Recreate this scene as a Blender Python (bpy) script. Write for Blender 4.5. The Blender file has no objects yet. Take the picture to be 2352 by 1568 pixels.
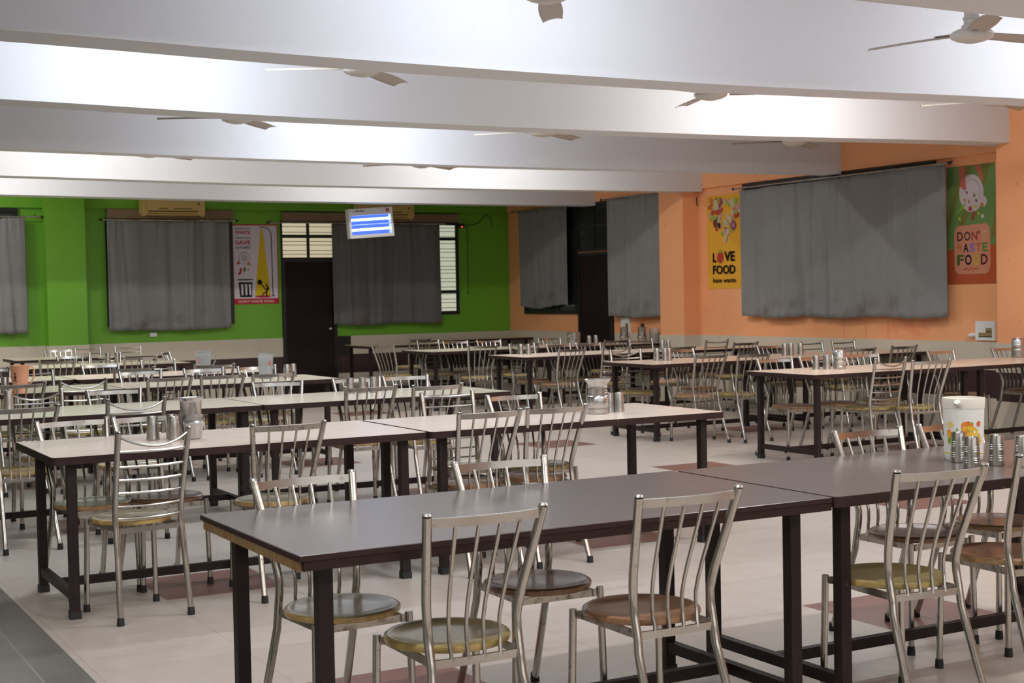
import bpy, math, random
from mathutils import Vector, Matrix
random.seed(7)
PI = math.pi
scene = bpy.context.scene
COL = scene.collection

# ------------------------------------------------------------------ mesh builder
class MB:
    def __init__(s):
        s.v, s.f, s.sm, s.mi = [], [], [], []
    def quad(s, fs, base, smooth=False, mi=0):
        for f in fs:
            s.f.append([i + base for i in f]); s.sm.append(smooth); s.mi.append(mi)
    def box(s, x0, x1, y0, y1, z0, z1, mi=0, M=None):
        b = len(s.v)
        pts = [(x0,y0,z0),(x1,y0,z0),(x1,y1,z0),(x0,y1,z0),(x0,y0,z1),(x1,y0,z1),(x1,y1,z1),(x0,y1,z1)]
        if M is not None: pts = [tuple(M @ Vector(p)) for p in pts]
        s.v += pts
        s.quad([(0,3,2,1),(4,5,6,7),(0,1,5,4),(1,2,6,5),(2,3,7,6),(3,0,4,7)], b, mi=mi)
        return s
    def rbox(s, x0, x1, y0, y1, z0, z1, r, n=4, mi=0, e=0.0):
        """box with rounded vertical corners and an optional small edge bevel e"""
        pts = []
        for cx, cy, a0 in ((x1-r,y1-r,0),(x0+r,y1-r,90),(x0+r,y0+r,180),(x1-r,y0+r,270)):
            for k in range(n+1):
                a = math.radians(a0 + 90*k/n); pts.append((cx + r*math.cos(a), cy + r*math.sin(a), math.cos(a), math.sin(a)))
        rings = [(z0, e), (z0+e, 0), (z1-e, 0), (z1, e)] if e > 0 else [(z0,0),(z1,0)]
        b = len(s.v); N = len(pts)
        for z, ins in rings:
            s.v += [(p[0]-p[2]*ins, p[1]-p[3]*ins, z) for p in pts]
        for k in range(len(rings)-1):
            for i in range(N):
                j = (i+1) % N
                s.f.append([b+k*N+i, b+k*N+j, b+(k+1)*N+j, b+(k+1)*N+i]); s.sm.append(True); s.mi.append(mi)
        s.f.append([b+i for i in reversed(range(N))]); s.sm.append(False); s.mi.append(mi)
        s.f.append([b+(len(rings)-1)*N+i for i in range(N)]); s.sm.append(False); s.mi.append(mi)
        return s
    def tube(s, path, r, seg=10, mi=0, caps=True):
        P = [Vector(p) for p in path]; n = len(P)
        rr = r if isinstance(r, (list, tuple)) else [r]*n
        T = []
        for i in range(n):
            a = P[max(i-1,0)]; c = P[min(i+1,n-1)]; T.append((c-a).normalized())
        up = Vector((0,0,1)) if abs(T[0].z) < .9 else Vector((1,0,0))
        N = (up - T[0]*up.dot(T[0])).normalized()
        b = len(s.v)
        for i in range(n):
            N = (N - T[i]*N.dot(T[i])).normalized(); B = T[i].cross(N)
            for k in range(seg):
                a = 2*PI*k/seg
                s.v.append(tuple(P[i] + rr[i]*(math.cos(a)*N + math.sin(a)*B)))
        for i in range(n-1):
            for k in range(seg):
                k2 = (k+1) % seg
                s.f.append([b+i*seg+k, b+i*seg+k2, b+(i+1)*seg+k2, b+(i+1)*seg+k]); s.sm.append(True); s.mi.append(mi)
        if caps:
            s.f.append([b+k for k in reversed(range(seg))]); s.sm.append(False); s.mi.append(mi)
            s.f.append([b+(n-1)*seg+k for k in range(seg)]); s.sm.append(False); s.mi.append(mi)
        return s
    def strip(s, path, side, w, t, mi=0):
        """flat bar: rectangular section swept along path; w along Vector side, t across"""
        P = [Vector(p) for p in path]; n = len(P); S = Vector(side).normalized(); b = len(s.v)
        for i in range(n):
            T = (P[min(i+1,n-1)] - P[max(i-1,0)]).normalized(); X = T.cross(S).normalized()
            for u, v in ((-1,-1),(1,-1),(1,1),(-1,1)):
                s.v.append(tuple(P[i] + S*(u*w/2) + X*(v*t/2)))
        for i in range(n-1):
            for k in range(4):
                k2 = (k+1) % 4
                s.f.append([b+i*4+k, b+i*4+k2, b+(i+1)*4+k2, b+(i+1)*4+k]); s.sm.append(True); s.mi.append(mi)
        s.f.append([b+3,b+2,b+1,b]); s.sm.append(False); s.mi.append(mi)
        s.f.append([b+(n-1)*4+k for k in range(4)]); s.sm.append(False); s.mi.append(mi)
        return s
    def lathe(s, prof, seg=24, c=(0,0,0), mi=0, sx=1, sy=1):
        b = len(s.v); n = len(prof)
        for r, z in prof:
            for k in range(seg):
                a = 2*PI*k/seg
                s.v.append((c[0]+sx*r*math.cos(a), c[1]+sy*r*math.sin(a), c[2]+z))
        for i in range(n-1):
            for k in range(seg):
                k2 = (k+1) % seg
                s.f.append([b+i*seg+k, b+i*seg+k2, b+(i+1)*seg+k2, b+(i+1)*seg+k]); s.sm.append(True); s.mi.append(mi)
        if prof[0][0] > 1e-5:
            s.f.append([b+k for k in reversed(range(seg))]); s.sm.append(False); s.mi.append(mi)
        if prof[-1][0] > 1e-5:
            s.f.append([b+(n-1)*seg+k for k in range(seg)]); s.sm.append(False); s.mi.append(mi)
        return s
    def poly(s, pts, y=0.0, mi=0):
        """flat print in the local xz plane, facing -y"""
        b = len(s.v); s.v += [(p[0], y, p[1]) for p in pts]
        area = sum(pts[i][0]*pts[(i+1)%len(pts)][1] - pts[(i+1)%len(pts)][0]*pts[i][1] for i in range(len(pts)))
        idx = list(range(len(pts))) if area > 0 else list(reversed(range(len(pts))))
        s.f.append([b+i for i in idx]); s.sm.append(False); s.mi.append(mi)
        return s
    def mesh(s, name, mats):
        me = bpy.data.meshes.new(name); me.from_pydata(s.v, [], s.f)
        me.polygons.foreach_set('use_smooth', s.sm); me.polygons.foreach_set('material_index', s.mi)
        for m in (mats if isinstance(mats, (list, tuple)) else [mats]): me.materials.append(m)
        me.validate(); me.update()
        try: me.set_sharp_from_angle(angle=math.radians(40))
        except Exception: pass
        return me
    def obj(s, name, mats, parent=None, loc=None, rotz=None, kind=None):
        o = bpy.data.objects.new(name, s.mesh(name, mats)); COL.objects.link(o)
        if parent is not None: o.parent = parent
        if loc is not None: o.location = loc
        if rotz is not None: o.rotation_euler = (0,0,rotz)
        if kind: o['kind'] = kind
        return o

def thing(name, label, cat, loc=(0,0,0), rotz=0, group=None):
    o = bpy.data.objects.new(name, None); COL.objects.link(o)
    o.empty_display_size = .1
    o.location = loc; o.rotation_euler = (0,0,rotz)
    o['label'] = label; o['category'] = cat
    if group: o['group'] = group
    return o
def tag(o, label, cat, group=None):
    o['label'] = label; o['category'] = cat
    if group: o['group'] = group
    return o
def dup(root, label, loc, rotz, group=None, scale=None):
    r = root.copy(); COL.objects.link(r); r.location = loc; r.rotation_euler = (0,0,rotz)
    r['label'] = label
    if group: r['group'] = group
    if scale: r.scale = scale
    for ch in list(root.children):
        c = ch.copy(); COL.objects.link(c); c.parent = r
        for g in list(ch.children):
            d = g.copy(); COL.objects.link(d); d.parent = c
    return r

# ------------------------------------------------------------------ materials
MATS = {}
def mat(name, col, rough=.5, metal=0., spec=.5, emit=None, es=0., alpha=None, trans=0., coat=0.):
    m = bpy.data.materials.new(name); m.use_nodes = True
    p = m.node_tree.nodes['Principled BSDF']
    p.inputs['Base Color'].default_value = (*col, 1); p.inputs['Roughness'].default_value = rough
    p.inputs['Metallic'].default_value = metal; p.inputs['Specular IOR Level'].default_value = spec
    if emit: p.inputs['Emission Color'].default_value = (*emit, 1); p.inputs['Emission Strength'].default_value = es
    if trans: p.inputs['Transmission Weight'].default_value = trans
    if coat: p.inputs['Coat Weight'].default_value = coat; p.inputs['Coat Roughness'].default_value = .12
    MATS[name] = m
    return m
class NT:
    """tiny node-tree helper"""
    def __init__(s, m): s.m = m; s.t = m.node_tree; s.n = s.t.nodes; s.p = s.n['Principled BSDF']
    def add(s, typ, **kw):
        n = s.n.new(typ)
        for k, v in kw.items(): setattr(n, k, v)
        return n
    def link(s, a, b): s.t.links.new(a, b)
    def math(s, op, a, b=None, c=None):
        n = s.add('ShaderNodeMath', operation=op)
        for i, x in enumerate((a, b, c)):
            if x is None: continue
            if isinstance(x, (int, float)): n.inputs[i].default_value = x
            else: s.link(x, n.inputs[i])
        return n.outputs[0]
    def mix(s, fac, a, b):
        n = s.add('ShaderNodeMix', data_type='RGBA')
        if isinstance(fac, (int, float)): n.inputs[0].default_value = fac
        else: s.link(fac, n.inputs[0])
        for x, i in ((a, 6), (b, 7)):
            if isinstance(x, tuple): n.inputs[i].default_value = (*x, 1)
            else: s.link(x, n.inputs[i])
        return n.outputs[2]
    def noise(s, vec, scale, detail=3, rough=.55, sc=None):
        if sc is not None:
            mp = s.add('ShaderNodeMapping'); mp.inputs['Scale'].default_value = sc
            s.link(vec, mp.inputs[0]); vec = mp.outputs[0]
        n = s.add('ShaderNodeTexNoise'); n.inputs['Scale'].default_value = scale
        n.inputs['Detail'].default_value = detail; n.inputs['Roughness'].default_value = rough
        s.link(vec, n.inputs['Vector']); return n.outputs['Fac']
    def ramp(s, fac, a, b):
        n = s.add('ShaderNodeMapRange'); n.inputs[1].default_value = a; n.inputs[2].default_value = b
        s.link(fac, n.inputs[0]); return n.outputs[0]
    def pos(s):
        return s.add('ShaderNodeNewGeometry').outputs['Position']
    def objco(s):
        return s.add('ShaderNodeTexCoord').outputs['Object']
    def xyz(s, vec):
        n = s.add('ShaderNodeSeparateXYZ'); s.link(vec, n.inputs[0]); return n.outputs
    def color(s, c): s.link(c, s.p.inputs['Base Color'])
    def rough(s, c): s.link(c, s.p.inputs['Roughness'])
    def bump(s, h, strength=.2, dist=.01):
        n = s.add('ShaderNodeBump'); n.inputs['Strength'].default_value = strength; n.inputs['Distance'].default_value = dist
        s.link(h, n.inputs['Height']); s.link(n.outputs[0], s.p.inputs['Normal'])

# floor: 0.6 m cream vitrified tiles, one dark red tile in every fourth row and column, grey stone walkway on the left
def floor_material():
    m = mat('floor_tiles', (.5,.45,.4), .3); t = NT(m); P = t.pos(); x, y, z = t.xyz(P)
    tx = t.math('DIVIDE', t.math('SUBTRACT', x, 1.84), .607); ty = t.math('DIVIDE', t.math('SUBTRACT', y, 4.46), .593)
    fx = t.math('FRACT', tx); fy = t.math('FRACT', ty)
    jx = t.math('LESS_THAN', fx, .006); jy = t.math('LESS_THAN', fy, .006); j = t.math('MAXIMUM', jx, jy)
    rx = t.math('LESS_THAN', t.math('FRACT', t.math('DIVIDE', tx, 4)), .25); ry = t.math('LESS_THAN', t.math('FRACT', t.math('DIVIDE', ty, 4)), .25)
    red = t.math('MULTIPLY', rx, ry)
    cell = t.add('ShaderNodeTexWhiteNoise', noise_dimensions='2D')
    cb = t.add('ShaderNodeCombineXYZ'); t.link(t.math('FLOOR', tx), cb.inputs[0]); t.link(t.math('FLOOR', ty), cb.inputs[1]); t.link(cb.outputs[0], cell.inputs['Vector'])
    base = t.mix(cell.outputs['Value'], (.53,.465,.41), (.56,.495,.435))
    n = t.noise(P, 9, 5); base = t.mix(t.ramp(n, .35, .75), base, (.50,.435,.375))
    rednoise = t.mix(t.noise(P, 14, 4), (.20,.095,.075), (.25,.125,.10))
    col = t.mix(red, base, rednoise)
    grout = t.mix(t.math('MULTIPLY', j, .55), col, (.26,.21,.17))
    g = t.math('LESS_THAN', x, 1.205)
    gline = t.math('LESS_THAN', t.math('ABSOLUTE', t.math('SUBTRACT', x, 1.035)), .004)
    stone = t.mix(t.noise(P, 5, 6, .65), (.10,.095,.085), (.21,.195,.17))
    stone = t.mix(t.math('MULTIPLY', gline, .6), stone, (.30,.28,.25))
    t.color(t.mix(g, grout, stone))
    rr = t.add('ShaderNodeMapRange'); rr.inputs[3].default_value = .26; rr.inputs[4].default_value = .40; t.link(t.noise(P, 3, 4), rr.inputs[0]); t.rough(rr.outputs[0])
    return m
def paint(name, a, b, scale=1.5, rough=.55):
    m = mat(name, a, rough); t = NT(m); P = t.pos()
    n = t.math('ADD', t.math('MULTIPLY', t.noise(P, scale, 5), .7), t.math('MULTIPLY', t.noise(P, 18, 3), .3))
    t.color(t.mix(t.ramp(n, .35, .7), a, b)); t.bump(t.noise(P, 60, 3), .06, .003)
    return m
def orange_paint():
    m = mat('orange_paint', (.8,.3,.12), .55); t = NT(m); P = t.pos(); x, y, z = t.xyz(P)
    base = t.mix(t.ramp(t.noise(P, 1.4, 5), .35, .7), (.93,.43,.20), (.90,.39,.175))
    def blob(cy, cz, ry, rz):
        a = t.math('POWER', t.math('DIVIDE', t.math('SUBTRACT', y, cy), ry), 2); b = t.math('POWER', t.math('DIVIDE', t.math('SUBTRACT', z, cz), rz), 2)
        return t.math('MAXIMUM', t.math('SUBTRACT', 1.0, t.math('ADD', a, b)), 0)
    st = t.math('MULTIPLY', blob(11.7, 1.0, .55, .16), t.ramp(t.noise(P, 7, 4), .3, .6))
    st = t.math('ADD', st, t.math('MULTIPLY', blob(17.0, .95, .35, .16), t.ramp(t.noise(P, 8, 4), .35, .6)))
    for cy in (12.02, 12.38, 12.74):
        st = t.math('ADD', st, t.math('MULTIPLY', blob(cy, .98, .02, .2), .8))
    dots = t.math('GREATER_THAN', t.noise(P, 11, 1), .74)
    c = t.mix(t.math('MULTIPLY', t.math('MINIMUM', st, 1), .55), base, (.80,.20,.11))
    t.color(t.mix(t.math('MULTIPLY', dots, .35), c, (.55,.2,.08))); t.bump(t.noise(P, 60, 3), .06, .003)
    return m
def wainscot():
    m = mat('wall_tiles', (.6,.55,.45), .35); t = NT(m); P = t.pos(); x, y, z = t.xyz(P)
    dark = t.math('MULTIPLY', t.math('GREATER_THAN', z, .285), t.math('LESS_THAN', z, .575))
    s = t.math('DIVIDE', t.math('ADD', x, y), .45); fj = t.math('LESS_THAN', t.math('FRACT', s), .008)
    n = t.noise(P, 3, 4)
    cream = t.mix(n, (.60,.53,.42), (.66,.59,.48)); mar = t.mix(t.noise(P, 12, 4), (.038,.02,.02), (.055,.03,.028))
    c = t.mix(dark, cream, mar); hj = t.math('LESS_THAN', t.math('ABSOLUTE', t.math('SUBTRACT', z, .285)), .0025)
    t.color(t.mix(t.math('MULTIPLY', t.math('MAXIMUM', fj, hj), .4), c, (.3,.25,.2)))
    return m
def steel(name, base, dirt, amount, r0, r1):
    m = mat(name, base, .3, 1.0); t = NT(m); P = t.pos()
    n = t.noise(P, 26, 5, .65); k = t.ramp(n, amount, amount+.22)
    t.color(t.mix(k, base, dirt)); rn = t.add('ShaderNodeMapRange'); rn.inputs[3].default_value = r0; rn.inputs[4].default_value = r1
    t.link(t.noise(P, 9, 3), rn.inputs[0]); t.rough(rn.outputs[0])
    mm = t.add('ShaderNodeMapRange'); mm.inputs[3].default_value = 1; mm.inputs[4].default_value = .55; t.link(k, mm.inputs[0]); t.link(mm.outputs[0], t.p.inputs['Metallic'])
    return m
def wood_top(name, a, b, rough, scale=6):
    m = mat(name, a, rough, spec=(.5 if a[0] < .3 else .22)); t = NT(m); P = t.pos()
    g = t.noise(P, scale, 6, .65, sc=(.35, 7, 1)); c = t.mix(t.ramp(g, .35, .68), a, b)
    f = t.noise(P, 60, 2, .5, sc=(.2, 4, 1)); t.color(t.mix(t.ramp(f, .55, .8), c, tuple(x*.8 for x in b)))
    return m
def edge_wood():
    m = mat('edge_band_brown', (.03,.016,.015), .5, spec=.2); t = NT(m); P = t.pos()
    k = t.math('GREATER_THAN', t.noise(P, 34, 2), .73)
    t.color(t.mix(k, t.mix(t.noise(P, 8, 4), (.026,.0135,.0125), (.038,.020,.018)), (.16,.08,.05)))
    return m
def seat_mat(name, top, rim):
    m = mat(name, top, .3, spec=.5, coat=.45); t = NT(m); O = t.objco(); x, y, z = t.xyz(O)
    r = t.math('SQRT', t.math('ADD', t.math('MULTIPLY', x, x), t.math('MULTIPLY', y, y)))
    n = t.noise(O, 14, 5, .65); c = t.mix(t.ramp(n, .3, .75), top, tuple(v*.72 for v in top))
    g = t.noise(O, 10, 5, .6, sc=(1, 9, 1)); c = t.mix(t.math('MULTIPLY', t.ramp(g, .4, .7), .35), c, tuple(v*.6 for v in top))
    k = t.math('GREATER_THAN', t.math('SUBTRACT', r, t.math('MULTIPLY', n, .01)), .168)
    low = t.math('LESS_THAN', z, .451)
    rc = t.mix(t.ramp(t.noise(O, 22, 4), .35, .7), rim, tuple(v*.55 for v in rim))
    t.color(t.mix(t.math('MULTIPLY', k, low), c, rc))
    return m
def fabric(name, a, b):
    m = mat(name, a, .95, spec=.15); t = NT(m); O = t.objco(); x, y, z = t.xyz(O)
    w = t.noise(O, 30, 3, .5, sc=(3, 3, .25)); c = t.mix(w, a, b)
    sp = t.noise(O, 3.2, 5, .6); lowz = t.ramp(z, .45, .0)
    st = t.math('MULTIPLY', t.ramp(sp, .5, .72), t.math('ADD', .12, t.math('MULTIPLY', lowz, .8)))
    st = t.math('MINIMUM', st, .8)
    t.color(t.mix(st, c, (.13,.105,.08))); t.bump(t.noise(O, 220, 2), .25, .002)
    p = t.p; p.inputs['Sheen Weight'].default_value = .2
    return m
def louvre(name, em, strength):
    return mat(name, (.6,.58,.45), .4, emit=em, es=strength)

M_floor = floor_material()
M_ceil = paint('ceiling_white', (.715,.725,.755), (.69,.70,.73), .6, .7)
M_green = paint('green_paint', (.165,.44,.026), (.145,.395,.02), 1.0, .5)
M_orange = orange_paint()
M_cream = paint('cream_paint', (.62,.56,.46), (.58,.52,.42))
M_tile = wainscot()
M_steel = steel('brushed_steel', (.49,.475,.445), (.165,.125,.085), .60, .18, .32)
M_steel2 = steel('worn_steel', (.47,.445,.40), (.13,.085,.05), .50, .24, .42)
M_shiny = steel('polished_steel', (.50,.49,.475), (.33,.31,.28), .66, .20, .34)
M_rubber = mat('black_rubber', (.015,.015,.017), .6)
M_darkmetal = mat('brown_painted_steel', (.022,.0135,.013), .45, spec=.22); _t = NT(M_darkmetal); _t.color(_t.mix(_t.ramp(_t.noise(_t.pos(), 40, 4), .66, .74), (.022,.0135,.013), (.06,.045,.038)))
M_edge = edge_wood()
M_ply = wood_top('raw_plywood', (.30,.20,.10), (.20,.12,.055), .8, 9)
M_topdark = wood_top('grey_brown_laminate', (.115,.096,.092), (.104,.086,.083), .24, 3)
M_topdark2 = wood_top('brown_grain_laminate', (.135,.105,.095), (.105,.080,.072), .26)
M_topcream = wood_top('cream_grain_laminate', (.80,.68,.58), (.73,.61,.52), .25)
M_topcream2 = wood_top('pale_grain_laminate', (.77,.69,.55), (.71,.63,.50), .22)
M_toptan = wood_top('tan_grain_laminate', (.80,.63,.49), (.74,.56,.43), .25)
SEATS = {
 'mustard': seat_mat('mustard_lacquer', (.40,.31,.13), (.42,.30,.10)),
 'brown': seat_mat('brown_lacquer', (.40,.225,.135), (.30,.16,.08)),
 'cream': seat_mat('cream_lacquer', (.76,.69,.48), (.55,.37,.13)),
 'green': seat_mat('cream_lacquer_green_reflection', (.55,.60,.36), (.55,.31,.13)),  # cream seat with a green reflection put into its colour
 'salmon': seat_mat('salmon_lacquer', (.55,.30,.19), (.46,.28,.12)),
}
M_curtain = fabric('grey_curtain_cloth', (.215,.215,.215), (.255,.255,.252))
M_curtain_shaded = fabric('shaded_curtain_cloth', (.135,.135,.135), (.17,.17,.172))  # same grey cloth, its dimmer lighting put into a darker colour
M_black = mat('black_frame_paint', (.012,.012,.013), .5)
M_darkglass = mat('dark_louvre_glass', (.02,.023,.024), .15)
M_door = mat('dark_brown_door', (.018,.010,.010), .55, spec=.15); _t = NT(M_door); _P = _t.pos()
_t.color(_t.mix(_t.math('GREATER_THAN', _t.noise(_P, 26, 2, .4), .735), _t.mix(_t.noise(_P, 6, 4), (.014,.008,.008), (.022,.012,.0115)), (.11,.07,.06)))
M_pelmet = paint('tan_board', (.25,.165,.10), (.21,.135,.08), 3, .6)
M_ac = mat('aged_cream_plastic', (.66,.47,.17), .35)
M_acdark = mat('dark_slot', (.05,.04,.02), .5)
M_white = mat('white_enamel', (.78,.77,.74), .35)
M_fan = mat('cream_fan_enamel', (.62,.59,.55), .35)
M_fanblade = mat('fan_blade_enamel', (.46,.40,.35), .4)
M_wplastic = mat('white_plastic', (.80,.80,.77), .35)
M_lit = louvre('lit_cream_louvre', (.80,.71,.47), .55)
M_lit2 = louvre('lit_pale_louvre', (.64,.68,.53), .62)
M_tubeblue = mat('uv_tube', (.7,.85,1), .3, emit=(.50,.76,1.0), es=7)
M_blueback = mat('blue_grid_panel', (.035,.10,.62), .4)
M_cable = mat('black_cable', (.02,.02,.02), .6)

# ------------------------------------------------------------------ room shell
XW, YG, XL, YF, ZC = 11.45, 20.8, -4.5, -9.0, 3.55
def struct(name, mb, m, label=None):
    o = mb.obj(name, m, kind='structure')
    return o
struct('floor', MB().box(XL-.2, XW+.2, YF-.2, YG+.2, -.12, 0), M_floor)
struct('ceiling', MB().box(XL-.2, XW+.2, YF-.2, YG+.2, ZC, ZC+.15), M_ceil)
struct('wall_back', MB().box(XL-.2, XW+.2, YG, YG+.2, 0, ZC), M_green)
struct('wall_right', MB().box(XW, XW+.2, YF-.2, YG, 0, ZC), M_orange)
struct('wall_left', MB().box(XL-.2, XL, YF-.2, YG, 0, ZC), M_cream)
struct('wall_front', MB().box(XL, XW, YF-.2, YF, 0, ZC), M_cream)
# tiled dado on the two visible walls (left out at the doors), and the projecting lintel bands above the windows
struct('trim_1', MB().box(XL, 7.50, YG-.012, YG, 0, .86).box(8.37, XW-.012, YG-.012, YG, 0, .86), M_tile)
struct('trim_2', MB().box(XW-.012, XW, YF, 17.62, 0, .865).box(XW-.012, XW, 18.60, YG, 0, .865), M_tile)
struct('trim_3', MB().box(XL, XW-.05, YG-.06, YG, 2.79, ZC), M_green)
struct('trim_4', MB().box(XW-.05, XW, YF, YG-.06, 2.80, ZC), M_orange)
# pillars (with the dado wrapped around their feet)
struct('pillar_green', MB().box(3.99, 4.53, 20.56, YG, .86, ZC), M_green)
struct('trim_5', MB().box(3.978, 4.542, 20.548, YG-.012, 0, .86), M_tile)
for i, (y0, y1) in enumerate(((15.55, 16.10), (9.63, 10.22))):
    struct('pillar_orange', MB().box(11.20, XW, y0, y1, .865, ZC), M_orange)
    struct('trim_%d' % (6+i), MB().box(11.188, XW-.012, y0-.012, y1+.012, 0, .865), M_tile)
# concrete beams across the ceiling, each sagging a little along its length
def beam(y0, y1, zs):
    n = 40; mb = MB(); b = 0
    def z(x):
        if x <= zs[0][0]: return zs[0][1]
        for (xa, za), (xb, zb) in zip(zs, zs[1:]):
            if x <= xb: return za + (zb-za)*(x-xa)/(xb-xa)
        return zs[-1][1]
    def zsm(x): return (z(x-.5) + z(x-.25) + z(x) + z(x+.25) + z(x+.5))/5
    for i in range(n+1):
        x = XL + (XW-.05-XL)*i/n; zz = zsm(x)
        mb.v += [(x,y0,zz),(x,y1,zz),(x,y1,ZC),(x,y0,ZC)]
    for i in range(n):
        a = i*4
        for k in range(4): 
            k2 = (k+1) % 4; mb.f.append([a+k, a+k2, a+4+k2, a+4+k][::-1]); mb.sm.append(False); mb.mi.append(0)
    mb.f.append([0,1,2,3]); mb.f.append([n*4+3,n*4+2,n*4+1,n*4]); mb.sm += [False]*2; mb.mi += [0]*2
    return struct('ceiling_beam', mb, M_ceil)
BEAMS = [
 (-.6, -.3, [(0, 2.76), (1, 2.76)]), (2.05, 2.37, [(0, 2.76), (1, 2.76)]), (4.70, 5.03, [(0, 2.76), (1, 2.76)]),
 (7.40, 7.73, [(1.25,2.793),(1.89,2.781),(2.58,2.764),(4.04,2.753),(5.8,2.756),(8.4,2.806)]),
 (10.05, 10.38, [(1.68,2.815),(3.5,2.781),(5.68,2.780),(7.87,2.796),(10.79,2.852)]),
 (12.70, 12.93, [(2.11,2.763),(4.41,2.738),(7.17,2.734),(11.19,2.765)]),
 (15.38, 15.66, [(2.55,2.766),(5.32,2.733),(8.66,2.735),(11.21,2.762)]),
 (18.02, 18.34, [(2.98,2.767),(6.23,2.740),(10.15,2.740),(11.29,2.745)]),
]
for b in BEAMS: beam(*b)

# ------------------------------------------------------------------ windows and doors
def window(n, axis, a0, a1, z0, z1, bars, hbars, panes, d=.03, w=.05):
    """surface window on the back wall (axis 'x') or the right wall (axis 'y'); bars = frame members"""
    def bx(mb, p0, p1, q0, q1, t0, t1):
        if axis == 'x': return mb.box(p0, p1, YG-t1, YG-t0, q0, q1)
        return mb.box(XW-t1, XW-t0, p0, p1, q0, q1)
    root = bx(MB(), a0, a1, z0, z1, .0, .008).obj('window_%d' % n, M_black, kind='structure')
    fr = MB()
    for p0, p1, q0, q1 in ((a0,a0+w,z0,z1),(a1-w,a1,z0,z1),(a0+w,a1-w,z0,z0+w),(a0+w,a1-w,z1-w,z1)): bx(fr, p0, p1, q0, q1, .008, .008+d)
    for b in bars: bx(fr, b-.022, b+.022, z0+w, z1-w, .008, .008+d-.004)
    for h in hbars: bx(fr, a0+w, a1-w, h-.025, h+.025, .008, .008+d-.006)
    fr.obj('window_frame', M_black, root)
    pn = MB(); z = z0+w
    while z < z1-w-.02:
        step = .085 if int((z-z0)/.08) % 2 else .055
        bx(pn, a0+w, a1-w, z, min(z+step-.009, z1-w), .008, .016); z += step
    pn.obj('louvre_panes', panes, root)
    return root
window(1, 'x', 4.86, 6.73, 1.10, 2.64, (5.48, 6.10), (2.3,), M_darkglass)
window(2, 'x', 8.38, 10.50, 1.16, 2.64, (9.1, 9.75), (2.37, 1.52), M_lit2)
window(3, 'x', 7.49, 8.36, 2.06, 2.64, (7.925,), (2.405,), M_lit, w=.022)
window(4, 'x', 1.9, 3.66, 1.1, 2.78, (2.5, 3.1), (2.3,), M_darkglass)
window(5, 'y', 11.27, 14.56, 1.16, 2.79, (12.1, 12.95, 13.75), (2.3,), M_darkglass)
window(6, 'y', 18.62, 20.25, 1.14, 2.80, (19.2, 19.8), (2.3,), M_darkglass)
window(7, 'y', 16.70, 18.62, 2.08, 2.80, (17.65, 18.13), (2.45,), M_darkglass)
def door(n, axis, a0, a1, z1, knob):
    def bx(mb, p0, p1, q0, q1, t0, t1):
        if axis == 'x': return mb.box(p0, p1, YG-t1, YG-t0, q0, q1)
        return mb.box(XW-t1, XW-t0, p0, p1, q0, q1)
    root = bx(MB(), a0+.05, a1-.05, .006, z1-.05, .0, .03).obj('door_%d' % n, M_door, kind='structure')
    f = bx(MB(), a0, a0+.05, 0, z1, 0, .045); bx(f, a1-.05, a1, 0, z1, 0, .045); bx(f, a0+.05, a1-.05, z1-.05, z1, 0, .045)
    f.obj('door_frame', M_black, root)
    p = MB()
    for q0, q1 in ((.15, .85), (.95, z1-.15)):
        for lo, hi in ((a0+.13, (a0+a1)/2-.03), ((a0+a1)/2+.03, a1-.13)): bx(p, lo, hi, q0, q1, .03, .034)
    p.obj('door_panels', M_door, root)
    if knob is not None:
        k = MB().lathe([(.0,0),(.028,.004),(.03,.015),(.022,.03),(.012,.045),(.026,.06),(.022,.075),(0,.08)], 16)
        o = k.obj('door_handle', M_shiny, root)
        if axis == 'x': o.rotation_euler = (PI/2, 0, 0); o.location = (knob, YG-.03, .98)
        else: o.rotation_euler = (0, -PI/2, 0); o.location = (XW-.03, knob, .98)
    return root
door(1, 'x', 7.49, 8.37, 2.06, 8.24)
door(2, 'y', 17.64, 18.58, 2.06, None)
# black square tile set in the dado beside the green-wall door
struct('trim_8', MB().box(8.38, 8.60, YG-.018, YG-.012, .56, .86), M_black)

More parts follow.
